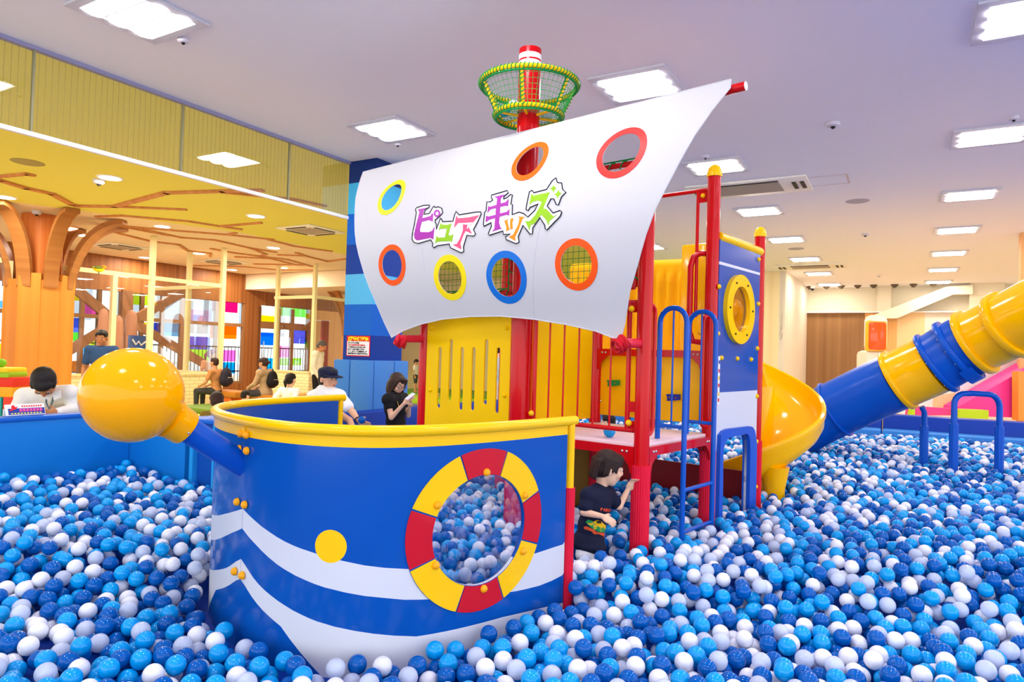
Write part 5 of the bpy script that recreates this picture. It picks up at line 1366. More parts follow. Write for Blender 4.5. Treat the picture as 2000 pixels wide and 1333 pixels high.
MB().box(c + Vector((-.02, .03, -.02)), (.43, .16, .66), bev=.06).build('yellow_rim', mat('vinyl yellow', (250, 200, 60), .25), t)
MB().box(Vector((c.x + .05, c.y + .25, (c.z - .33) / 2)), (.55, .5, c.z - .33), bev=.1).build('white_base', mat('vinyl cream', (244, 232, 210), .3), t)
# security camera
c = onpl(1587, 563.5, RM(0, 22.9), RU); t = thing('security_camera', 'small white dome camera at the far ceiling corner', 'camera', c); c.z = CEIL
MB().lathe([(.06, 0), (.06, -.06), (.05, -.08)], c, UP, 12).build('housing', WHT, t); MB().sphere(c - UP * .1, .05, 12, 8).build('dome', BLK, t)
# red curtain beside the standing man
b0, b1 = fb(626, -18.6, 670), fb(641, -18.6, 670); q = MB(); n = 40; zt, zb_ = fz(632, 627, -18.6), fz(632, 722, -18.6); vs = []
for k in range(n + 1):
    b = b0 + (b1 - b0) * k / n; o_ = .06 * sin(k / n * 5 * 2 * pi); vs += [RM(-18.6 + o_, b, zt), RM(-18.6 + o_, b, zb_)]
q.add(vs, [(2 * k, 2 * k + 1, 2 * k + 3, 2 * k + 2) for k in range(n)]); o = q.build('curtain', mat('curtain rose', (196, 84, 96), .8)); sm = o.modifiers.new('t', 'SOLIDIFY'); sm.thickness = .01
tag(o, 'rose red curtain hanging behind the standing man in cream', 'curtain')
q = MB(); q.tube([RM(-18.6, fb(613, -18.6, 627), zt), RM(-18.6, b1 + .1, zt)], .025, 8); tag(q.build('curtain_rail', WHT), 'short white curtain rail over the rose curtain', 'rail')

# soft brown sculpture and navy play panel inside the glass room
t = thing('soft_sculpture', 'group of rounded pinkish-brown soft trunks inside the glass room', 'soft sculpture', FP(235, 720, -17.2))
SB = mat('soft brown', (176, 120, 92), .5)
for (x, y0, w_, h_) in ((203, 603, .13, 0), (231, 617, .15, 0), (257, 606, .17, 0)):
    top_ = FP(x, y0, -17.2); q = MB(); zt_ = top_.z; q.lathe([(w_ * 1.3, .3), (w_ * 1.1, zt_ * .5), (w_ * .8, zt_ - w_), (w_ * .62, zt_ - w_ * .45), (w_ * .32, zt_ - w_ * .1), (.001, zt_)], Vector((top_.x, top_.y, 0)), UP, 20); q.build('trunk', SB, t)
t = thing('zigzag_board', 'navy play panel with a white zigzag standing in the glass room', 'play panel', FP(270, 690, -15.6))
b0, b1 = fb(253, -15.6, 665), fb(287, -15.6, 665); z0, z1 = fz(270, 700, -15.6), fz(270, 656, -15.6)
rbox(MB(), -15.66, -15.6, b0, b1, z0, z1).build('board', mat('panel navy', (44, 84, 160), .5), t)
P = [RM(-15.585, b0 + (b1 - b0) * x, z0 + (z1 - z0) * y) for x, y in ((.15, .82), (.35, .6), (.5, .75), (.65, .58), (.9, .74))]
MB().tube(P, .02, 6).build('zigzag', WHT, t)
# ================================================================ PEOPLE
def prim_capsule(mb, a, b, ra, rb, seg=14):
    a = Vector(a); b = Vector(b); d = b - a; L = d.length
    if L < 1e-5: mb.sphere(a, ra, seg, 10); return
    prof = []; n = 5
    for k in range(n + 1): t = pi / 2 * k / n; prof.append((max(1e-4, ra * sin(t)), -ra * cos(t)))
    for k in range(1, n + 1): t = pi / 2 * k / n; prof.append((max(1e-4, rb * cos(t)), L + rb * sin(t)))
    mb.lathe(prof, a, d, seg)
def prim_ell(mb, c, r, ax, seg=18, rings=12): mb.sphere(Vector(c), 1.0, seg, rings, sc=r, ax=ax)
def remesh(mb, name, m, parent, vox, smooth=4):
    me = bpy.data.meshes.new(name); me.from_pydata(mb.v, [], mb.f); me.update()
    bm = bmesh.new(); bm.from_mesh(me); bmesh.ops.remove_doubles(bm, verts=bm.verts, dist=1e-5); bmesh.ops.recalc_face_normals(bm, faces=bm.faces); bm.to_mesh(me); bm.free()
    tmp = bpy.data.objects.new(name, me); C.objects.link(tmp)
    r = tmp.modifiers.new('r', 'REMESH'); r.mode = 'VOXEL'; r.voxel_size = vox
    s = tmp.modifiers.new('s', 'SMOOTH'); s.factor = .5; s.iterations = smooth
    dg = bpy.context.evaluated_depsgraph_get(); dg.update(); m2 = bpy.data.meshes.new_from_object(tmp.evaluated_get(dg)); bpy.data.objects.remove(tmp)
    m2.name = name; m2.materials.clear(); m2.materials.append(m); m2.polygons.foreach_set('use_smooth', [True] * len(m2.polygons))
    o = bpy.data.objects.new(name, m2); C.objects.link(o); adopt(o, parent); return o
SKIN = mat('skin', (236, 190, 158), .5, sss=.08); SKIN2 = mat('tan skin', (206, 150, 108), .5); 
HAIRK = mat('black hair', (30, 24, 24), .45, bump=.4, bscale=160); HAIRB = mat('brown hair', (58, 38, 32), .45, bump=.4, bscale=160)
LIP = mat('lip', (190, 96, 92), .5); EYW = mat('eye white', (235, 232, 228), .3); EYB = mat('eye dark', (26, 18, 16), .2)
def J(base, F, s):
    R_ = F.cross(UP).normalized()
    return lambda x, y, z: base + R_ * (x * s) + F * (y * s) + UP * (z * s)
def person(label, base, face, s=1.0, j={}, head=(0, 0), skin=SKIN, hair=HAIRK, hstyle='short', shirt=(240, 240, 240), sleeve='short', pants=(60, 60, 70), plen='long', vox=.012, shoes=(60, 50, 50), child=False, hs=1.0, world=None, loose=.0, female=False, name='person', roll=0):
    """j: joints in body frame (right, forward, up) metres for a 1.70 m person; world: joints already in world space"""
    F = Vector((sin(face), cos(face), 0)); t = thing(name, label, 'person', base); Q = J(base, F, s)
    D = dict(pelvis=(0, 0, .93), chest=(0, 0, 1.26), neck=(0, -.01, 1.43), head=(0, .02, 1.58), shl=(-.175, 0, 1.38), shr=(.175, 0, 1.38), ell=(-.22, -.02, 1.10), elr=(.22, -.02, 1.10), wrl=(-.23, .04, .86), wrr=(.23, .04, .86),
             hil=(-.09, 0, .9), hir=(.09, 0, .9), knl=(-.1, .02, .49), knr=(.1, .02, .49), anl=(-.1, 0, .08), anr=(.1, 0, .08), tol=(-.11, .16, .03), tor=(.11, .16, .03))
    D.update(j); P = {k: Q(*v) for k, v in D.items()}
    if world: P.update({k: Vector(v) for k, v in world.items()})
    R_ = F.cross(UP).normalized(); upb = (P['neck'] - P['pelvis']).normalized(); xb = (P['shr'] - P['shl']).normalized(); yb = upb.cross(xb).normalized(); xb = yb.cross(upb); AX = (xb, yb, upb)
    hd = P['head']; hy, hp_ = head; hf = Vector((sin(face + hy) * cos(hp_), cos(face + hy) * cos(hp_), sin(hp_))); hr = hf.cross(UP).normalized(); hu = hr.cross(hf).normalized()
    if roll: hr, hu = hr * cos(roll) + hu * sin(roll), hu * cos(roll) - hr * sin(roll)
    HX = (hr, hf, hu); h = s * hs
    def H(x, y, z): return hd + hr * (x * h) + hf * (y * h) + hu * (z * h)
    w = .86 if female else 1.0
    torso = [((P['chest']), (.155 * s * w, .098 * s, .175 * s)), (P['chest'].lerp(P['pelvis'], .55), (.128 * s * w, .092 * s, .16 * s)), (P['pelvis'], (.148 * s, .105 * s, .12 * s))]
    def trunk(mb, g):
        for c, r in torso: prim_ell(mb, c, [x + g for x in r], AX)
        prim_capsule(mb, P['chest'], P['pelvis'], .09 * s + g, .1 * s + g)
        for q in ('shl', 'shr'): prim_capsule(mb, P['chest'] + upb * .08 * s, P[q], .075 * s + g, .056 * s + g)
    def head_prims(mb, g=0):
        prim_ell(mb, H(0, -.006, .022), (.074 * h + g, .093 * h + g, .088 * h + g), HX); prim_ell(mb, H(0, .022, -.038), (.056 * h + g, .068 * h + g, .072 * h + g), HX); prim_ell(mb, H(0, .047, -.082), (.030 * h + g, .032 * h + g, .026 * h + g), HX)
    b = MB(); trunk(b, 0); head_prims(b)
    prim_capsule(b, P['neck'] - upb * .03 * s, H(0, -.02, -.06), .052 * s * (.85 if child else 1), .05 * h)
    prim_ell(b, H(0, .098, -.012), (.010 * h, .013 * h, .018 * h), HX); prim_ell(b, H(0, .092, .008), (.008 * h, .010 * h, .022 * h), HX)
    prim_ell(b, H(0, .082, -.05), (.022 * h, .012 * h, .013 * h), HX)
    for q in (-1, 1):
        prim_ell(b, H(.036 * q, .066, -.025), (.024 * h, .02 * h, .025 * h), HX); prim_ell(b, H(.077 * q, -.006, -.008), (.009 * h, .019 * h, .031 * h), HX)
    for a, e, wr in (('shl', 'ell', 'wrl'), ('shr', 'elr', 'wrr')):
        prim_capsule(b, P[a], P[e], .046 * s * w, .036 * s * w); prim_capsule(b, P[e], P[wr], .037 * s * w, .025 * s * w)
        d = P.get('d' + wr) ; d = (P[wr] - P[e]).normalized() if d is None else (d - P[wr]).normalized()
        sd = -1 if a == 'shl' else 1
        pn_ = P.get('n' + wr); pn_ = (R_ * -sd) if pn_ is None else (pn_ - P[wr])   # palm normal
        pn_ = (pn_ - d * pn_.dot(d)).normalized(); lat = d.cross(pn_).normalized() * sd      # towards thumb side
        if lat.dot(F + UP * .3) < 0: lat = -lat
        k = s * (1.12 if child else 1.0); pc_ = P[wr] + d * .045 * k
        prim_ell(b, pc_, (.038 * k, .052 * k, .016 * k), (lat, d, pn_))
        for i, (o_, L_) in enumerate(((.028, .068), (.010, .078), (-.009, .072), (-.027, .056))):
            p0 = pc_ + lat * o_ * k + d * .03 * k; p1 = p0 + (d * .93 + pn_ * (.25 + .08 * i) + lat * o_ * 3).normalized() * L_ * .5 * k; p2 = p1 + (d * .75 + pn_ * (.65 + .1 * i)).normalized() * L_ * .5 * k
            prim_capsule(b, p0, p1, .0088 * k, .0080 * k, 10); prim_capsule(b, p1, p2, .0080 * k, .0066 * k, 10)
        p0 = P[wr] + d * .025 * k + lat * .024 * k; p1 = p0 + (d * .55 + lat * .8 + pn_ * .25).normalized() * .034 * k; p2 = p1 + (d * .85 + lat * .3 + pn_ * .4).normalized() * .028 * k
        prim_capsule(b, p0, p1, .0115 * k, .0095 * k, 10); prim_capsule(b, p1, p2, .0095 * k, .0078 * k, 10)
    lg = (('hil', 'knl', 'anl', 'tol'), ('hir', 'knr', 'anr', 'tor'))
    for a, k_, an, to in lg:
        prim_capsule(b, P[a], P[k_], .078 * s, .054 * s); prim_capsule(b, P[k_], P[an], .052 * s, .036 * s); prim_capsule(b, P[an] - UP * .03 * s, P[to], .036 * s, .028 * s)
    body = remesh(b, 'body', skin, t, vox * .75)
    # clothes
    c = MB(); g = .013 * s + loose; trunk(c, g)
    prim_ell(c, P['pelvis'] + upb * .02 * s, (.158 * s + loose, .115 * s + loose, .11 * s), AX)
    if child and vox < .007: prim_ell(c, P['pelvis'] - upb * .03 * s, (.165 * s + loose, .16 * s + loose, .08 * s), AX)
    fr = {'short': .62, 'cap': .35, 'long': 1.0}[sleeve]
    for a, e, wr in (('shl', 'ell', 'wrl'), ('shr', 'elr', 'wrr')):
        prim_capsule(c, P[a], P[a].lerp(P[e], fr), .062 * s * w + loose * .6, (.058 if sleeve != 'long' else .046) * s * w + loose * .6)
        if sleeve == 'long': prim_capsule(c, P[e], P[e].lerp(P[wr], .93), .047 * s + loose * .4, .037 * s + loose * .3)
    sh = remesh(c, 'shirt', mat('cloth %d %d %d' % shirt, shirt, .8, bump=.25, bscale=25), t, vox)
    if pants:
        c = MB(); prim_ell(c, P['pelvis'] - upb * .03 * s, (.165 * s, .12 * s, .12 * s), AX)
        for a, k_, an, to in lg:
            f_ = {'long': 1.0, 'short': 0.0, 'knee': .08}[plen]
            prim_capsule(c, P[a], P[k_] if f_ else P[a].lerp(P[k_], .92), .094 * s, .070 * s)
            if f_: prim_capsule(c, P[k_], P[k_].lerp(P[an], f_ * .96), .07 * s, .052 * s)
        remesh(c, 'trousers', mat('cloth %d %d %d' % pants, pants, .8, bump=.2, bscale=25), t, vox)
    if shoes:
        for a, k_, an, to in lg:
            c = MB(); prim_capsule(c, P[an] - UP * .035 * s, P[to], .046 * s, .036 * s); remesh(c, 'shoe', mat('shoe %d %d' % shoes[:2], shoes, .6), t, max(.008, vox * .8))
    # hair
    hm = MB()
    if hstyle in ('short', 'bowl', 'bob', 'bun', 'tail'):
        prim_ell(hm, H(0, -.020, .040), (.083 * h, .092 * h, .083 * h), HX); prim_ell(hm, H(0, -.040, -.005), (.077 * h, .072 * h, .075 * h), HX)
        prim_ell(hm, H(0, .035, .082), (.062 * h, .052 * h, .03 * h), HX)
        for q in (-1, 1): prim_ell(hm, H(.062 * q, .015, .045), (.020 * h, .045 * h, .035 * h), HX)
    if hstyle == 'bowl':
        for k in range(7):
            x = (k - 3) * .019; prim_capsule(hm, H(x, .052, .085), H(x * 1.12, .086 - abs(x) * .35, .038 + .006 * (k % 2)), .015 * h, .006 * h, 8)
        for q in (-1, 1):
            for y in (.03, .005, -.02, -.045): prim_capsule(hm, H(.068 * q, y, .06), H(.083 * q, y + .004, -.02 - (.02 if y < 0 else -.01)), .018 * h, .008 * h, 8)
        for k in range(5): x = (k - 2) * .03; prim_capsule(hm, H(x, -.09, .03), H(x * 1.05, -.087, -.085), .022 * h, .011 * h, 8)
    if hstyle == 'bob':
        prim_ell(hm, H(0, -.035, -.03), (.094 * h, .075 * h, .095 * h), HX)
        for q in (-1, 1):
            prim_ell(hm, H(.078 * q, -.01, -.035), (.024 * h, .052 * h, .095 * h), HX); prim_capsule(hm, H(.06 * q, .06, .07), H(.085 * q, .035, -.1), .018 * h, .012 * h, 8)
        for x in (-.04, -.02, 0, .02): prim_capsule(hm, H(x, .055, .088), H(x - .012, .088 - abs(x) * .4, .05), .014 * h, .007 * h, 8)
    if hstyle == 'bun': prim_ell(hm, H(0, -.125, .0), (.035 * h, .035 * h, .035 * h), HX)
    if hstyle == 'tail':
        prim_capsule(hm, H(0, -.1, .03), H(0, -.14, -.03), .03 * h, .035 * h); prim_capsule(hm, H(0, -.14, -.03), H(0, -.13, -.12), .035 * h, .015 * h)
    remesh(hm, 'hair', hair, t, max(.005, vox * .7), 2)
    if vox <= .013:
        for q in (-1, 1):
            e = MB(); prim_ell(e, H(.031 * q, .081, .012), (.0135 * h, .006 * h, .0062 * h), HX, 12, 8); eo = e.build('eye', EYW, t)
            e = MB(); prim_ell(e, H(.031 * q, .0862, .0115), (.0062 * h, .0035 * h, .0060 * h), HX, 10, 8); po = e.build('iris', EYB, eo)
            e = MB(); prim_capsule(e, H(.018 * q, .092, .034), H(.046 * q, .083, .034), .0030 * h, .0022 * h, 8); e.build('eyebrow', hair, t)
        e = MB(); prim_ell(e, H(0, .093, -.050), (.018 * h, .0045 * h, .0048 * h), HX, 12, 8); e.build('mouth', LIP, t)
    return t, P, H, HX, body, sh

def wd(px, py, d): return atd(px, py, d)
def decal(name, pts, target, m, parent, off=.003, grid=.02):
    """flat print that follows the cloth under it (vertices dropped onto the cloth along the print's own direction)"""
    from mathutils.bvhtree import BVHTree
    me = target.data; inv = target.matrix_parent_inverse.inverted() if False else None
    bv = BVHTree.FromPolygons([v.co.copy() for v in me.vertices], [tuple(p.vertices) for p in me.polygons])
    def hit(px, py):
        d = ray(px, py).normalized(); loc, nrm, i, dist = bv.ray_cast(CAM, d)
        if loc is None: loc, nrm, i, dist = bv.find_nearest(atd(px, py, 3.86))
        return loc, nrm
    dens_ = dens(pts, 3)
    return cdt_sheet(name, dens_, [], [], lambda a, b: (lambda h_: h_[0] + h_[1] * off)(hit(a, b)), lambda a, b: -hit(a, b)[1], m, .001, parent, grid=3, angle=80)

# ---- toddler in the balls, profile to the right, one hand reaching to the post
cx, cy = .50, 3.86; cb0 = Vector((cx, cy, .2)); face = radians(78)
d0 = 3.86
Wj = dict(head=wd(1188, 915, d0), neck=wd(1176, 952, d0), chest=wd(1164, 985, d0), pelvis=wd(1150, 1056, d0 + .01), shr=wd(1150, 969, d0 - .075), shl=wd(1186, 966, d0 + .09),
          elr=wd(1140, 1001, d0 - .11), wrr=wd(1176, 1009, d0 - .15), ell=wd(1209, 990, d0 + .07), wrl=wd(1226, 958, d0 + .10), hir=wd(1143, 1084, d0 - .04), hil=wd(1156, 1084, d0 + .06))
Wj['dwrr'] = wd(1196, 1020, d0 - .15); Wj['nwrr'] = Wj['wrr'] + Vector((-.1, .6, -.5)); Wj['dwrl'] = wd(1238, 940, d0 + .09); 
Wj['knr'] = Vector((cx + .0, cy - .05, .31)); Wj['knl'] = Vector((cx + .10, cy + .05, .31)); Wj['anr'] = Vector((cx - .06, cy - .05, .245)); Wj['anl'] = Vector((cx + .04, cy + .05, .245)); Wj['tor'] = Vector((cx + .02, cy - .05, .225)); Wj['tol'] = Vector((cx + .12, cy + .05, .225))
NV = (18, 24, 50)
kid, KP, KH, KX, kb_, ks = person('toddler in navy t-shirt wading through the balls, hand reaching to the red post', cb0, face, .60, {}, (radians(4), radians(-16)), SKIN, mat('kid hair', (44, 28, 24), .4, bump=.5, bscale=220), 'bowl', NV, 'short', (226, 228, 232), 'short', .0065, None, True, 1.42, Wj, .012)
PARIS = mat('print orange', (232, 84, 50), .7)
c6 = lambda L: [(1080 + x / 5.555, 860 + y / 5.555) for x, y in L]
def gpx(L, x0, y0, s_, sh_=.1): return [(x0 + x * s_, y0 - y * s_ + x * s_ * sh_) for x, y in L]
LET = {'P': [[(0, 0), (0, 6), (3.4, 6), (4, 5), (4, 4), (3.4, 3), (1.4, 3), (1.4, 0)]], 'A': [[(0, 0), (1.6, 6), (3, 6), (4.6, 0), (3.3, 0), (2.9, 1.6), (1.7, 1.6), (1.3, 0)]], 'R': [[(0, 0), (0, 6), (3.4, 6), (4, 5), (4, 3.8), (3.1, 3), (4.2, 0), (2.8, 0), (1.9, 2.7), (1.4, 2.7), (1.4, 0)]],
       'I': [[(0, 0), (0, 6), (1.4, 6), (1.4, 0)]], 'S': [[(0, .2), (0, 1.5), (2.4, 1.5), (2.4, 2.4), (.6, 2.5), (0, 3.2), (0, 5.4), (.6, 6), (3.6, 6), (3.6, 4.8), (1.4, 4.8), (1.4, 3.7), (3.2, 3.6), (3.8, 2.9), (3.8, .8), (3.2, .2)]]}
xx = 1172.5
for ch in 'PARIS':
    for L in LET[ch]: decal('print_letter', gpx(L, xx, 998 + (xx - 1172) * .14, .98, .14), ks, PARIS, kid)
    xx += (5.2 if ch != 'I' else 2.4) * .98
for nm, L, col in (('print_ground', [(335, 945), (360, 935), (430, 965), (480, 1000), (560, 1010), (575, 1035), (550, 1052), (500, 1020), (440, 1020), (420, 990), (345, 968)], (224, 84, 44)),
                   ('print_green', [(355, 890), (380, 862), (430, 880), (470, 930), (560, 960), (583, 965), (580, 1000), (500, 1000), (430, 960), (385, 925)], (34, 150, 80)),
                   ('print_dinosaur', [(372, 890), (400, 905), (440, 885), (480, 868), (520, 880), (552, 915), (570, 925), (562, 975), (548, 970), (540, 945), (528, 950), (530, 995), (515, 995), (505, 945), (475, 935), (465, 975), (445, 975), (440, 935), (420, 930), (385, 915)], (246, 190, 20)),
                   ('print_spots', [(468, 880), (485, 868), (500, 878), (510, 868), (520, 895), (505, 905), (490, 900), (475, 905)], (40, 34, 30))):
    decal(nm, c6(L), ks, mat('print %d %d' % col[:2], col, .7), kid, .003 if nm != 'print_spots' else .0055 if nm == 'print_dinosaur' else .0075)

# ---- man in white t-shirt and dark cap on the bench, hand with a ball
def seated(base, zs=.44):
    return dict(pelvis=(0, -.02, zs + .10), chest=(0, .02, zs + .42), neck=(0, .03, zs + .60), head=(0, .07, zs + .76), shl=(-.19, .02, zs + .55), shr=(.19, .02, zs + .55), ell=(-.25, .1, zs + .30), elr=(.25, .1, zs + .30), wrl=(-.15, .32, zs + .2), wrr=(.15, .32, zs + .2),
                hil=(-.09, 0, zs + .09), hir=(.09, 0, zs + .09), knl=(-.12, .42, zs + .08), knr=(.12, .42, zs + .08), anl=(-.12, .42, .08), anr=(.12, .42, .08), tol=(-.12, .56, .03), tor=(.12, .56, .03))
dm = 7.2; hb_ = wd(641, 741, dm); base = Vector((wd(632, 800, dm).x, dm + .05, 0))
Wm = dict(head=hb_, neck=wd(637, 766, dm + .02), chest=wd(636, 785, dm + .03), shr=wd(662, 775, dm - .12), shl=wd(613, 776, dm + .15), elr=wd(689, 806, dm - .2), wrr=wd(699, 820, dm - .28), pelvis=Vector((wd(632, 800, dm).x - .02, dm + .08, .56)))
Wm['dwrr'] = wd(708, 826, dm - .3)
fm = radians(128)
man, MP, MH, MX, _, _ = person('man in white t-shirt and dark cap sitting on the navy bench holding a ball', base, fm, 1.0, seated(0), (radians(-2), radians(-4)), mat('man skin', (232, 176, 140), .5, sss=.05), HAIRK, 'short', (246, 246, 248), 'short', (70, 74, 90), 'long', .010, (40, 40, 44), False, 1.08, Wm, .012)
q = MB(); CAPM = mat('cap navy', (24, 30, 58), .7)
prim_ell(q, MH(0, -.012, .062), (.09 * 1.08, .108 * 1.08, .062 * 1.08), MX); q.lathe([(.098, -.03), (.1, .02), (.102, .045), (.09, .06)], MH(0, -.012, .045), MX[2], 28)
co = remesh(q, 'cap', CAPM, man, .008, 2)
q = MB(); vs = []
for k in range(13):
    t_ = -1.15 + 2.3 * k / 12
    for r_, z_ in ((.085, .048), (.150 - .03 * abs(t_), .036)):
        for dz in (0, -.008): vs.append(MH(sin(t_) * r_, -.01 + cos(t_) * r_ + (.03 if r_ > .1 else 0), z_ + dz))
fs = []
for k in range(12):
    a = k * 4; b_ = a + 4; fs += [(a, b_, b_ + 2, a + 2), (a + 1, a + 3, b_ + 3, b_ + 1), (a + 2, b_ + 2, b_ + 3, a + 3), (a, a + 1, b_ + 1, b_)]
fs += [(0, 2, 3, 1), (48, 49, 51, 50)]
q.add(vs, fs); q.build('cap_brim', CAPM, man)
q = MB(); q.tube([MP['neck'] + Vector((cos(a) * .075, sin(a) * .075, -.035 - .03 * sin(a + fm))) for a in [2 * pi * k / 24 for k in range(24)]], .005, 6, closed=True); q.build('necklace', mat('cord brown', (60, 40, 40), .6), man)
bp = wd(706.5, 821, dm - .36); lone(bp, 0, 'blue ball held in the hand of the man in the dark cap')
q = MB(); q.tube([MP['wrr'] + ((MP['wrr'] - MP['elr']).normalized().cross(UP).normalized() * cos(a) + (MP['wrr'] - MP['elr']).normalized().cross((MP['wrr'] - MP['elr']).normalized().cross(UP)).normalized() * sin(a)) * .032 for a in [2 * pi * k / 16 for k in range(16)]], .006, 6, closed=True); q.build('wristband', CAPM, man)

# ---- woman with bob hair, glasses and phone
dw = 7.6; base = Vector((wd(775, 800, dw).x, dw, 0)); fw = radians(124)
Ww = dict(head=wd(775.5, 750, dw), neck=wd(771, 772, dw), chest=wd(771, 792, dw + .02), pelvis=Vector((wd(775, 815, dw).x, dw + .03, .57)), shr=wd(758, 781, dw - .14), shl=wd(787, 779, dw + .14), elr=wd(764, 816, dw - .2), wrr=wd(789, 789, dw - .22), ell=wd(797, 812, dw + .12), wrl=wd(800, 794, dw - .06))
Ww['dwrr'] = wd(798, 780, dw - .22); Ww['dwrl'] = wd(802, 780, dw - .12)
wom, WP, WH_, WX, _, _ = person('woman in black top and glasses with brown bob looking at her phone', base, fw, .94, seated(0, .47), (radians(8), radians(-28)), SKIN, HAIRB, 'bob', (24, 24, 28), 'cap', (226, 222, 212), 'long', .010, (90, 80, 76), False, 1.08, Ww, .010, True)
q = MB()
for s_ in (-1, 1): q.tube([WH_(.031 * s_ + .024 * cos(a), .104, .008 + .017 * sin(a)) for a in [2 * pi * k / 18 for k in range(18)]], .0022, 6, closed=True); q.tube([WH_(.055 * s_, .103, .012), WH_(.082 * s_, .0, .012)], .002, 6)
q.tube([WH_(-.008, .105, .012), WH_(.008, .105, .012)], .0022, 6); q.build('glasses', mat('glasses frame', (50, 36, 60), .3), wom)
pcn = wd(801, 775, dw - .24); pdir = (UP * .55 + Vector((.6, .5, 0))).normalized(); pn2 = (Vector((-.5, -.65, .55))); pn2 = (pn2 - pdir * pn2.dot(pdir)).normalized(); px_ = pdir.cross(pn2)
t = thing('smartphone', 'pale pink smartphone in the hands of the woman in black', 'phone', pcn)
MB().box(pcn, (.060, .118, .009), (px_, pdir, pn2), bev=.004).build('case', mat('phone pink', (238, 206, 222), .3), t)
MB().box(pcn + pn2 * .0055, (.053, .106, .001), (px_, pdir, pn2)).build('screen', mat('phone screen', (214, 220, 236), .1), t)
q = MB(); q.tube([WP['neck'] + Vector((0, 0, -.02)), WP['chest'] + Vector((.04, -.11, .08)), WP['chest'] + Vector((.07, -.12, -.03))], .0025, 6); q.build('necklace', mat('gold', (220, 180, 90), .3, metal=1), wom)

# ---- man bending forward behind the left pit wall
db = 5.75; base = Vector((wd(95, 800, db).x, db + .55, 0)); fbm = radians(172)
Wb = dict(head=wd(86, 747, db - .12), neck=wd(93, 766, db + .06), chest=wd(92, 783, db + .22), pelvis=Vector((wd(100, 800, db).x, db + .55, .86)), shr=wd(48, 775, db + .1), shl=wd(136, 769, db + .1), elr=wd(28, 806, db - .02), wrr=wd(40, 838, db - .2), ell=wd(146, 800, db + .1), wrl=wd(112, 806, db - .12))
Wb['dwrl'] = wd(96, 808, db - .2)
bm_, BP, BH, BX, _, bs = person('man in white long-sleeved shirt bending over behind the left pit wall', base, fbm, 1.0, {}, (radians(-28), radians(-76)), mat('tan man skin', (196, 130, 84), .5), HAIRK, 'short', (232, 230, 224), 'long', (36, 36, 40), 'long', .011, (40, 36, 34), False, 1.12, Wb, .012, roll=radians(-8))
q = MB(); q.tube([wd(92, 770, db - .06), wd(90, 786, db - .02), wd(96, 800, db - .02), wd(102, 786, db - .02), wd(106, 770, db - .05)], .008, 6); q.build('lanyard', mat('lanyard grey', (110, 130, 140), .6), bm_)
q = MB(); 
for s_ in (-1, 1): q.prism([(0, 0), (.07 * s_, .01), (.075 * s_, -.05), (.02 * s_, -.075)], lambda x, z: wd(101, 765, db - .09) + Vector((x, -.0, z)), Vector((0, .008, 0)))
q.build('collar', mat('cloth 232 230 224', (232, 230, 224), .8), bm_)

# ---- man in navy polo standing behind the big yellow ball
dp = 11.0; base = Vector((wd(198, 700, dp).x, dp, 0))
pm, PP, PH, PX, _, _ = person('man in navy polo shirt standing behind the big yellow ball, looking down', base, radians(166), 1.0, dict(wrl=(-.1, .25, 1.02), wrr=(.23, .08, .86), elr=(.25, -.02, 1.08)), (radians(0), radians(-20)), mat('tan man skin', (196, 130, 84), .5), HAIRK, 'short', (50, 80, 126), 'short', (60, 60, 70), 'long', .013, (40, 36, 34), False, 1.05, None, .012)
q = MB(); 
for s_ in (-1, 1): q.tube([PP['neck'] + Vector((.0, .05, .0)), PP['neck'] + Vector((.06 * s_, 0, .0)), PP['neck'] + Vector((.03 * s_, -.09, -.045))], .016, 8)
q.build('collar', mat('cloth 50 80 126', (50, 80, 126), .8), pm)

# ---- people on the floor of the neighbour hall
def stand_at(px, d): c_ = wd(px, 700, d); return Vector((c_.x, d, 0))
b_ = stand_at(621, 15.6); person('grey-haired man in cream shirt and black trousers standing beside the rose curtain', b_ + UP * .0, radians(95), 1.0, dict(head=(0, .08, 1.56), wrr=(.2, .12, .84), wrl=(-.2, .12, .86)), (0, radians(-28)), mat('tan man skin', (196, 130, 84), .5), mat('grey hair', (84, 78, 72), .6), 'short', (238, 226, 196), 'long', (30, 28, 28), 'long', .015, (200, 190, 180), False, 1.1, None, .02)
b_ = stand_at(520, 14.6)
wpn, WPP, _, _, _, _ = person('woman in beige top sitting on the soft bench with a black backpack', b_, radians(-75), .95, seated(0, .46), (0, radians(-10)), SKIN2, HAIRB, 'bun', (190, 156, 118), 'long', (70, 66, 74), 'long', .015, (60, 50, 50), False, 1.1, None, .02, True)
def backpack(label, c, f, s=1.0, col=(28, 24, 26)):
    F_ = Vector((sin(f), cos(f), 0)); R2 = F_.cross(UP); t_ = thing('backpack', label, 'backpack', c); m_ = mat('bag %d %d' % col[:2], col, .7)
    q = MB(); prim_ell(q, c, (.15 * s, .1 * s, .2 * s), (R2, F_, UP)); prim_ell(q, c - UP * .05 * s, (.165 * s, .11 * s, .15 * s), (R2, F_, UP)); remesh(q, 'sack', m_, t_, .014)
    q = MB(); prim_ell(q, c - UP * .07 * s - F_ * .07 * s, (.12 * s, .06 * s, .09 * s), (R2, F_, UP)); remesh(q, 'pocket', m_, t_, .012)
    q = MB(); q.tube([c - UP * .0 - F_ * .115 * s + R2 * x for x in (-.11 * s, 0, .11 * s)], .006, 6); q.build('zip', mat('zip cream', (220, 200, 160), .5), t_)
    q = MB(); q.tube([c + UP * .19 * s - R2 * .03, c + UP * .24 * s, c + UP * .19 * s + R2 * .03], .008, 6); q.build('handle', m_, t_)
backpack('black backpack with pale zip on the back of the woman in beige', b_ + Vector((sin(radians(-75)), cos(radians(-75)), 0)) * -.17 + UP * .82, radians(-75), .95)
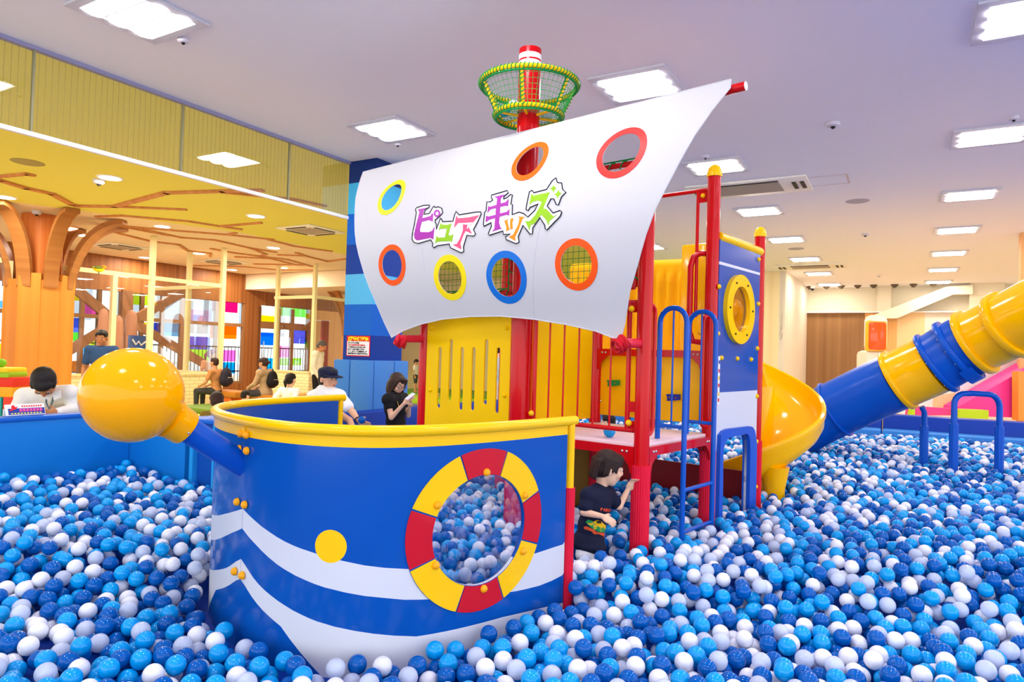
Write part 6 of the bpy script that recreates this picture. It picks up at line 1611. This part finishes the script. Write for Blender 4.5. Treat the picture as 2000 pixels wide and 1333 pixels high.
b_ = stand_at(443, 15.4); person('person in tan top sitting behind the end of the brick-patterned wall', b_ + Vector((-.22, 0, 0)), radians(-80), .95, seated(0, .42), (0, 0), SKIN2, HAIRB, 'short', (206, 140, 84), 'short', (60, 60, 60), 'long', .016, (50, 50, 50))
backpack('dark grey backpack beside the end of the brick-patterned wall', b_ + UP * .80, radians(-80), 1.1, (46, 42, 56))
d_ = 13.6; b_ = stand_at(573, d_)
floor_sit = dict(pelvis=(0, 0, .14), chest=(0, -.08, .44), neck=(0, -.09, .60), head=(0, -.06, .77), shl=(-.17, -.1, .55), shr=(.17, -.1, .55), ell=(-.27, -.28, .36), elr=(.25, -.25, .34), wrl=(-.36, -.42, .10), wrr=(.3, -.4, .10), hil=(-.09, .04, .12), hir=(.09, .04, .12), knl=(-.14, .42, .28), knr=(.14, .40, .16), anl=(-.12, .75, .06), anr=(.2, .7, .06), tol=(-.12, .85, .1), tor=(.22, .8, .1))
person('woman in white t-shirt seen from behind, sitting on the floor leaning on her arms', b_ + UP * .1, radians(20), 1.0, floor_sit, (0, 0), SKIN, HAIRK, 'tail', (246, 244, 240), 'short', (222, 200, 170), 'long', .014, None, False, 1.15, None, .01, True)
d_ = 12.6; b_ = stand_at(485, d_)
person('small child in orange top sitting on the floor left of the soft bench', b_ + UP * .12, radians(30), .62, floor_sit, (0, radians(-15)), SKIN, HAIRK, 'short', (246, 160, 50), 'short', (90, 70, 60), 'short', .012, None, True, 1.35)
d_ = 8.5; b_ = wd(424, 830, d_); b_.z = .0
person('boy with dark brown hair and olive shirt behind the ship bow rail', Vector((b_.x, d_, 0)), radians(-30), .86, dict(pelvis=(0, 0, .3), chest=(0, .08, .62), neck=(0, .12, .79), head=(0, .16, .93), shl=(-.16, .1, .74), shr=(.16, .1, .74), ell=(-.2, .3, .55), elr=(.2, .3, .55), wrl=(-.1, .45, .45), wrr=(.1, .45, .45), hil=(-.09, 0, .3), hir=(.09, 0, .3), knl=(-.12, .3, .42), knr=(.12, .3, .42), anl=(-.12, .1, .06), anr=(.12, .1, .06), tol=(-.12, .22, .03), tor=(.12, .22, .03)), (0, radians(-10)), SKIN, HAIRB, 'short', (136, 112, 36), 'short', (60, 60, 70), 'long', .012, None, True, 1.2)
b_ = stand_at(413, 18.2); person('person with purple head covering and pale pink top seen through the glass room', b_, radians(150), 1.0, seated(0, .5), (radians(-60), radians(-10)), SKIN2, mat('purple scarf', (126, 60, 124), .7), 'tail', (234, 170, 130), 'short', (80, 80, 80), 'long', .018, None, False, 1.2)
b_ = stand_at(812.5, 20); person('boy in white t-shirt and dark shorts standing on the lime step', b_ + UP * .31, radians(100), .56, {}, (0, radians(-30)), SKIN2, HAIRK, 'short', (240, 232, 214), 'short', (60, 66, 66), 'short', .012, None, True, 1.3)
b_ = Vector((wd(1194, 824, 8.4).x, 8.4, .2)); person('dark-haired head of a person sitting in the balls behind the deck', b_ , radians(-60), .9, dict(pelvis=(0, 0, .1), chest=(0, .02, .36), neck=(0, .03, .46), head=(0, .05, .56), shl=(-.17, .02, .40), shr=(.17, .02, .40), ell=(-.2, .1, .2), elr=(.2, .1, .2), wrl=(-.1, .3, .15), wrr=(.1, .3, .15), hil=(-.09, 0, .1), hir=(.09, 0, .1), knl=(-.12, .35, .2), knr=(.12, .35, .2), anl=(-.12, .65, .05), anr=(.12, .65, .05), tol=(-.12, .75, .08), tor=(.12, .75, .08)), (0, 0), SKIN, HAIRK, 'short', (90, 110, 160), 'short', (60, 60, 70), 'long', .013, None)
b_ = stand_at(972, 13.2); person('adult in pale blue shirt and grey trousers seen through the panel slots', b_, radians(60), 1.0, {}, (0, 0), SKIN, HAIRK, 'short', (176, 206, 236), 'short', (196, 190, 190), 'long', .015, (60, 60, 60))
b_ = stand_at(857, 16.5); person('small child in patterned top seen through the leftmost panel slot', b_ + UP * .02, radians(100), .6, floor_sit, (0, 0), SKIN, HAIRK, 'short', (180, 150, 140), 'short', (40, 110, 200), 'long', .014, None, True, 1.3)
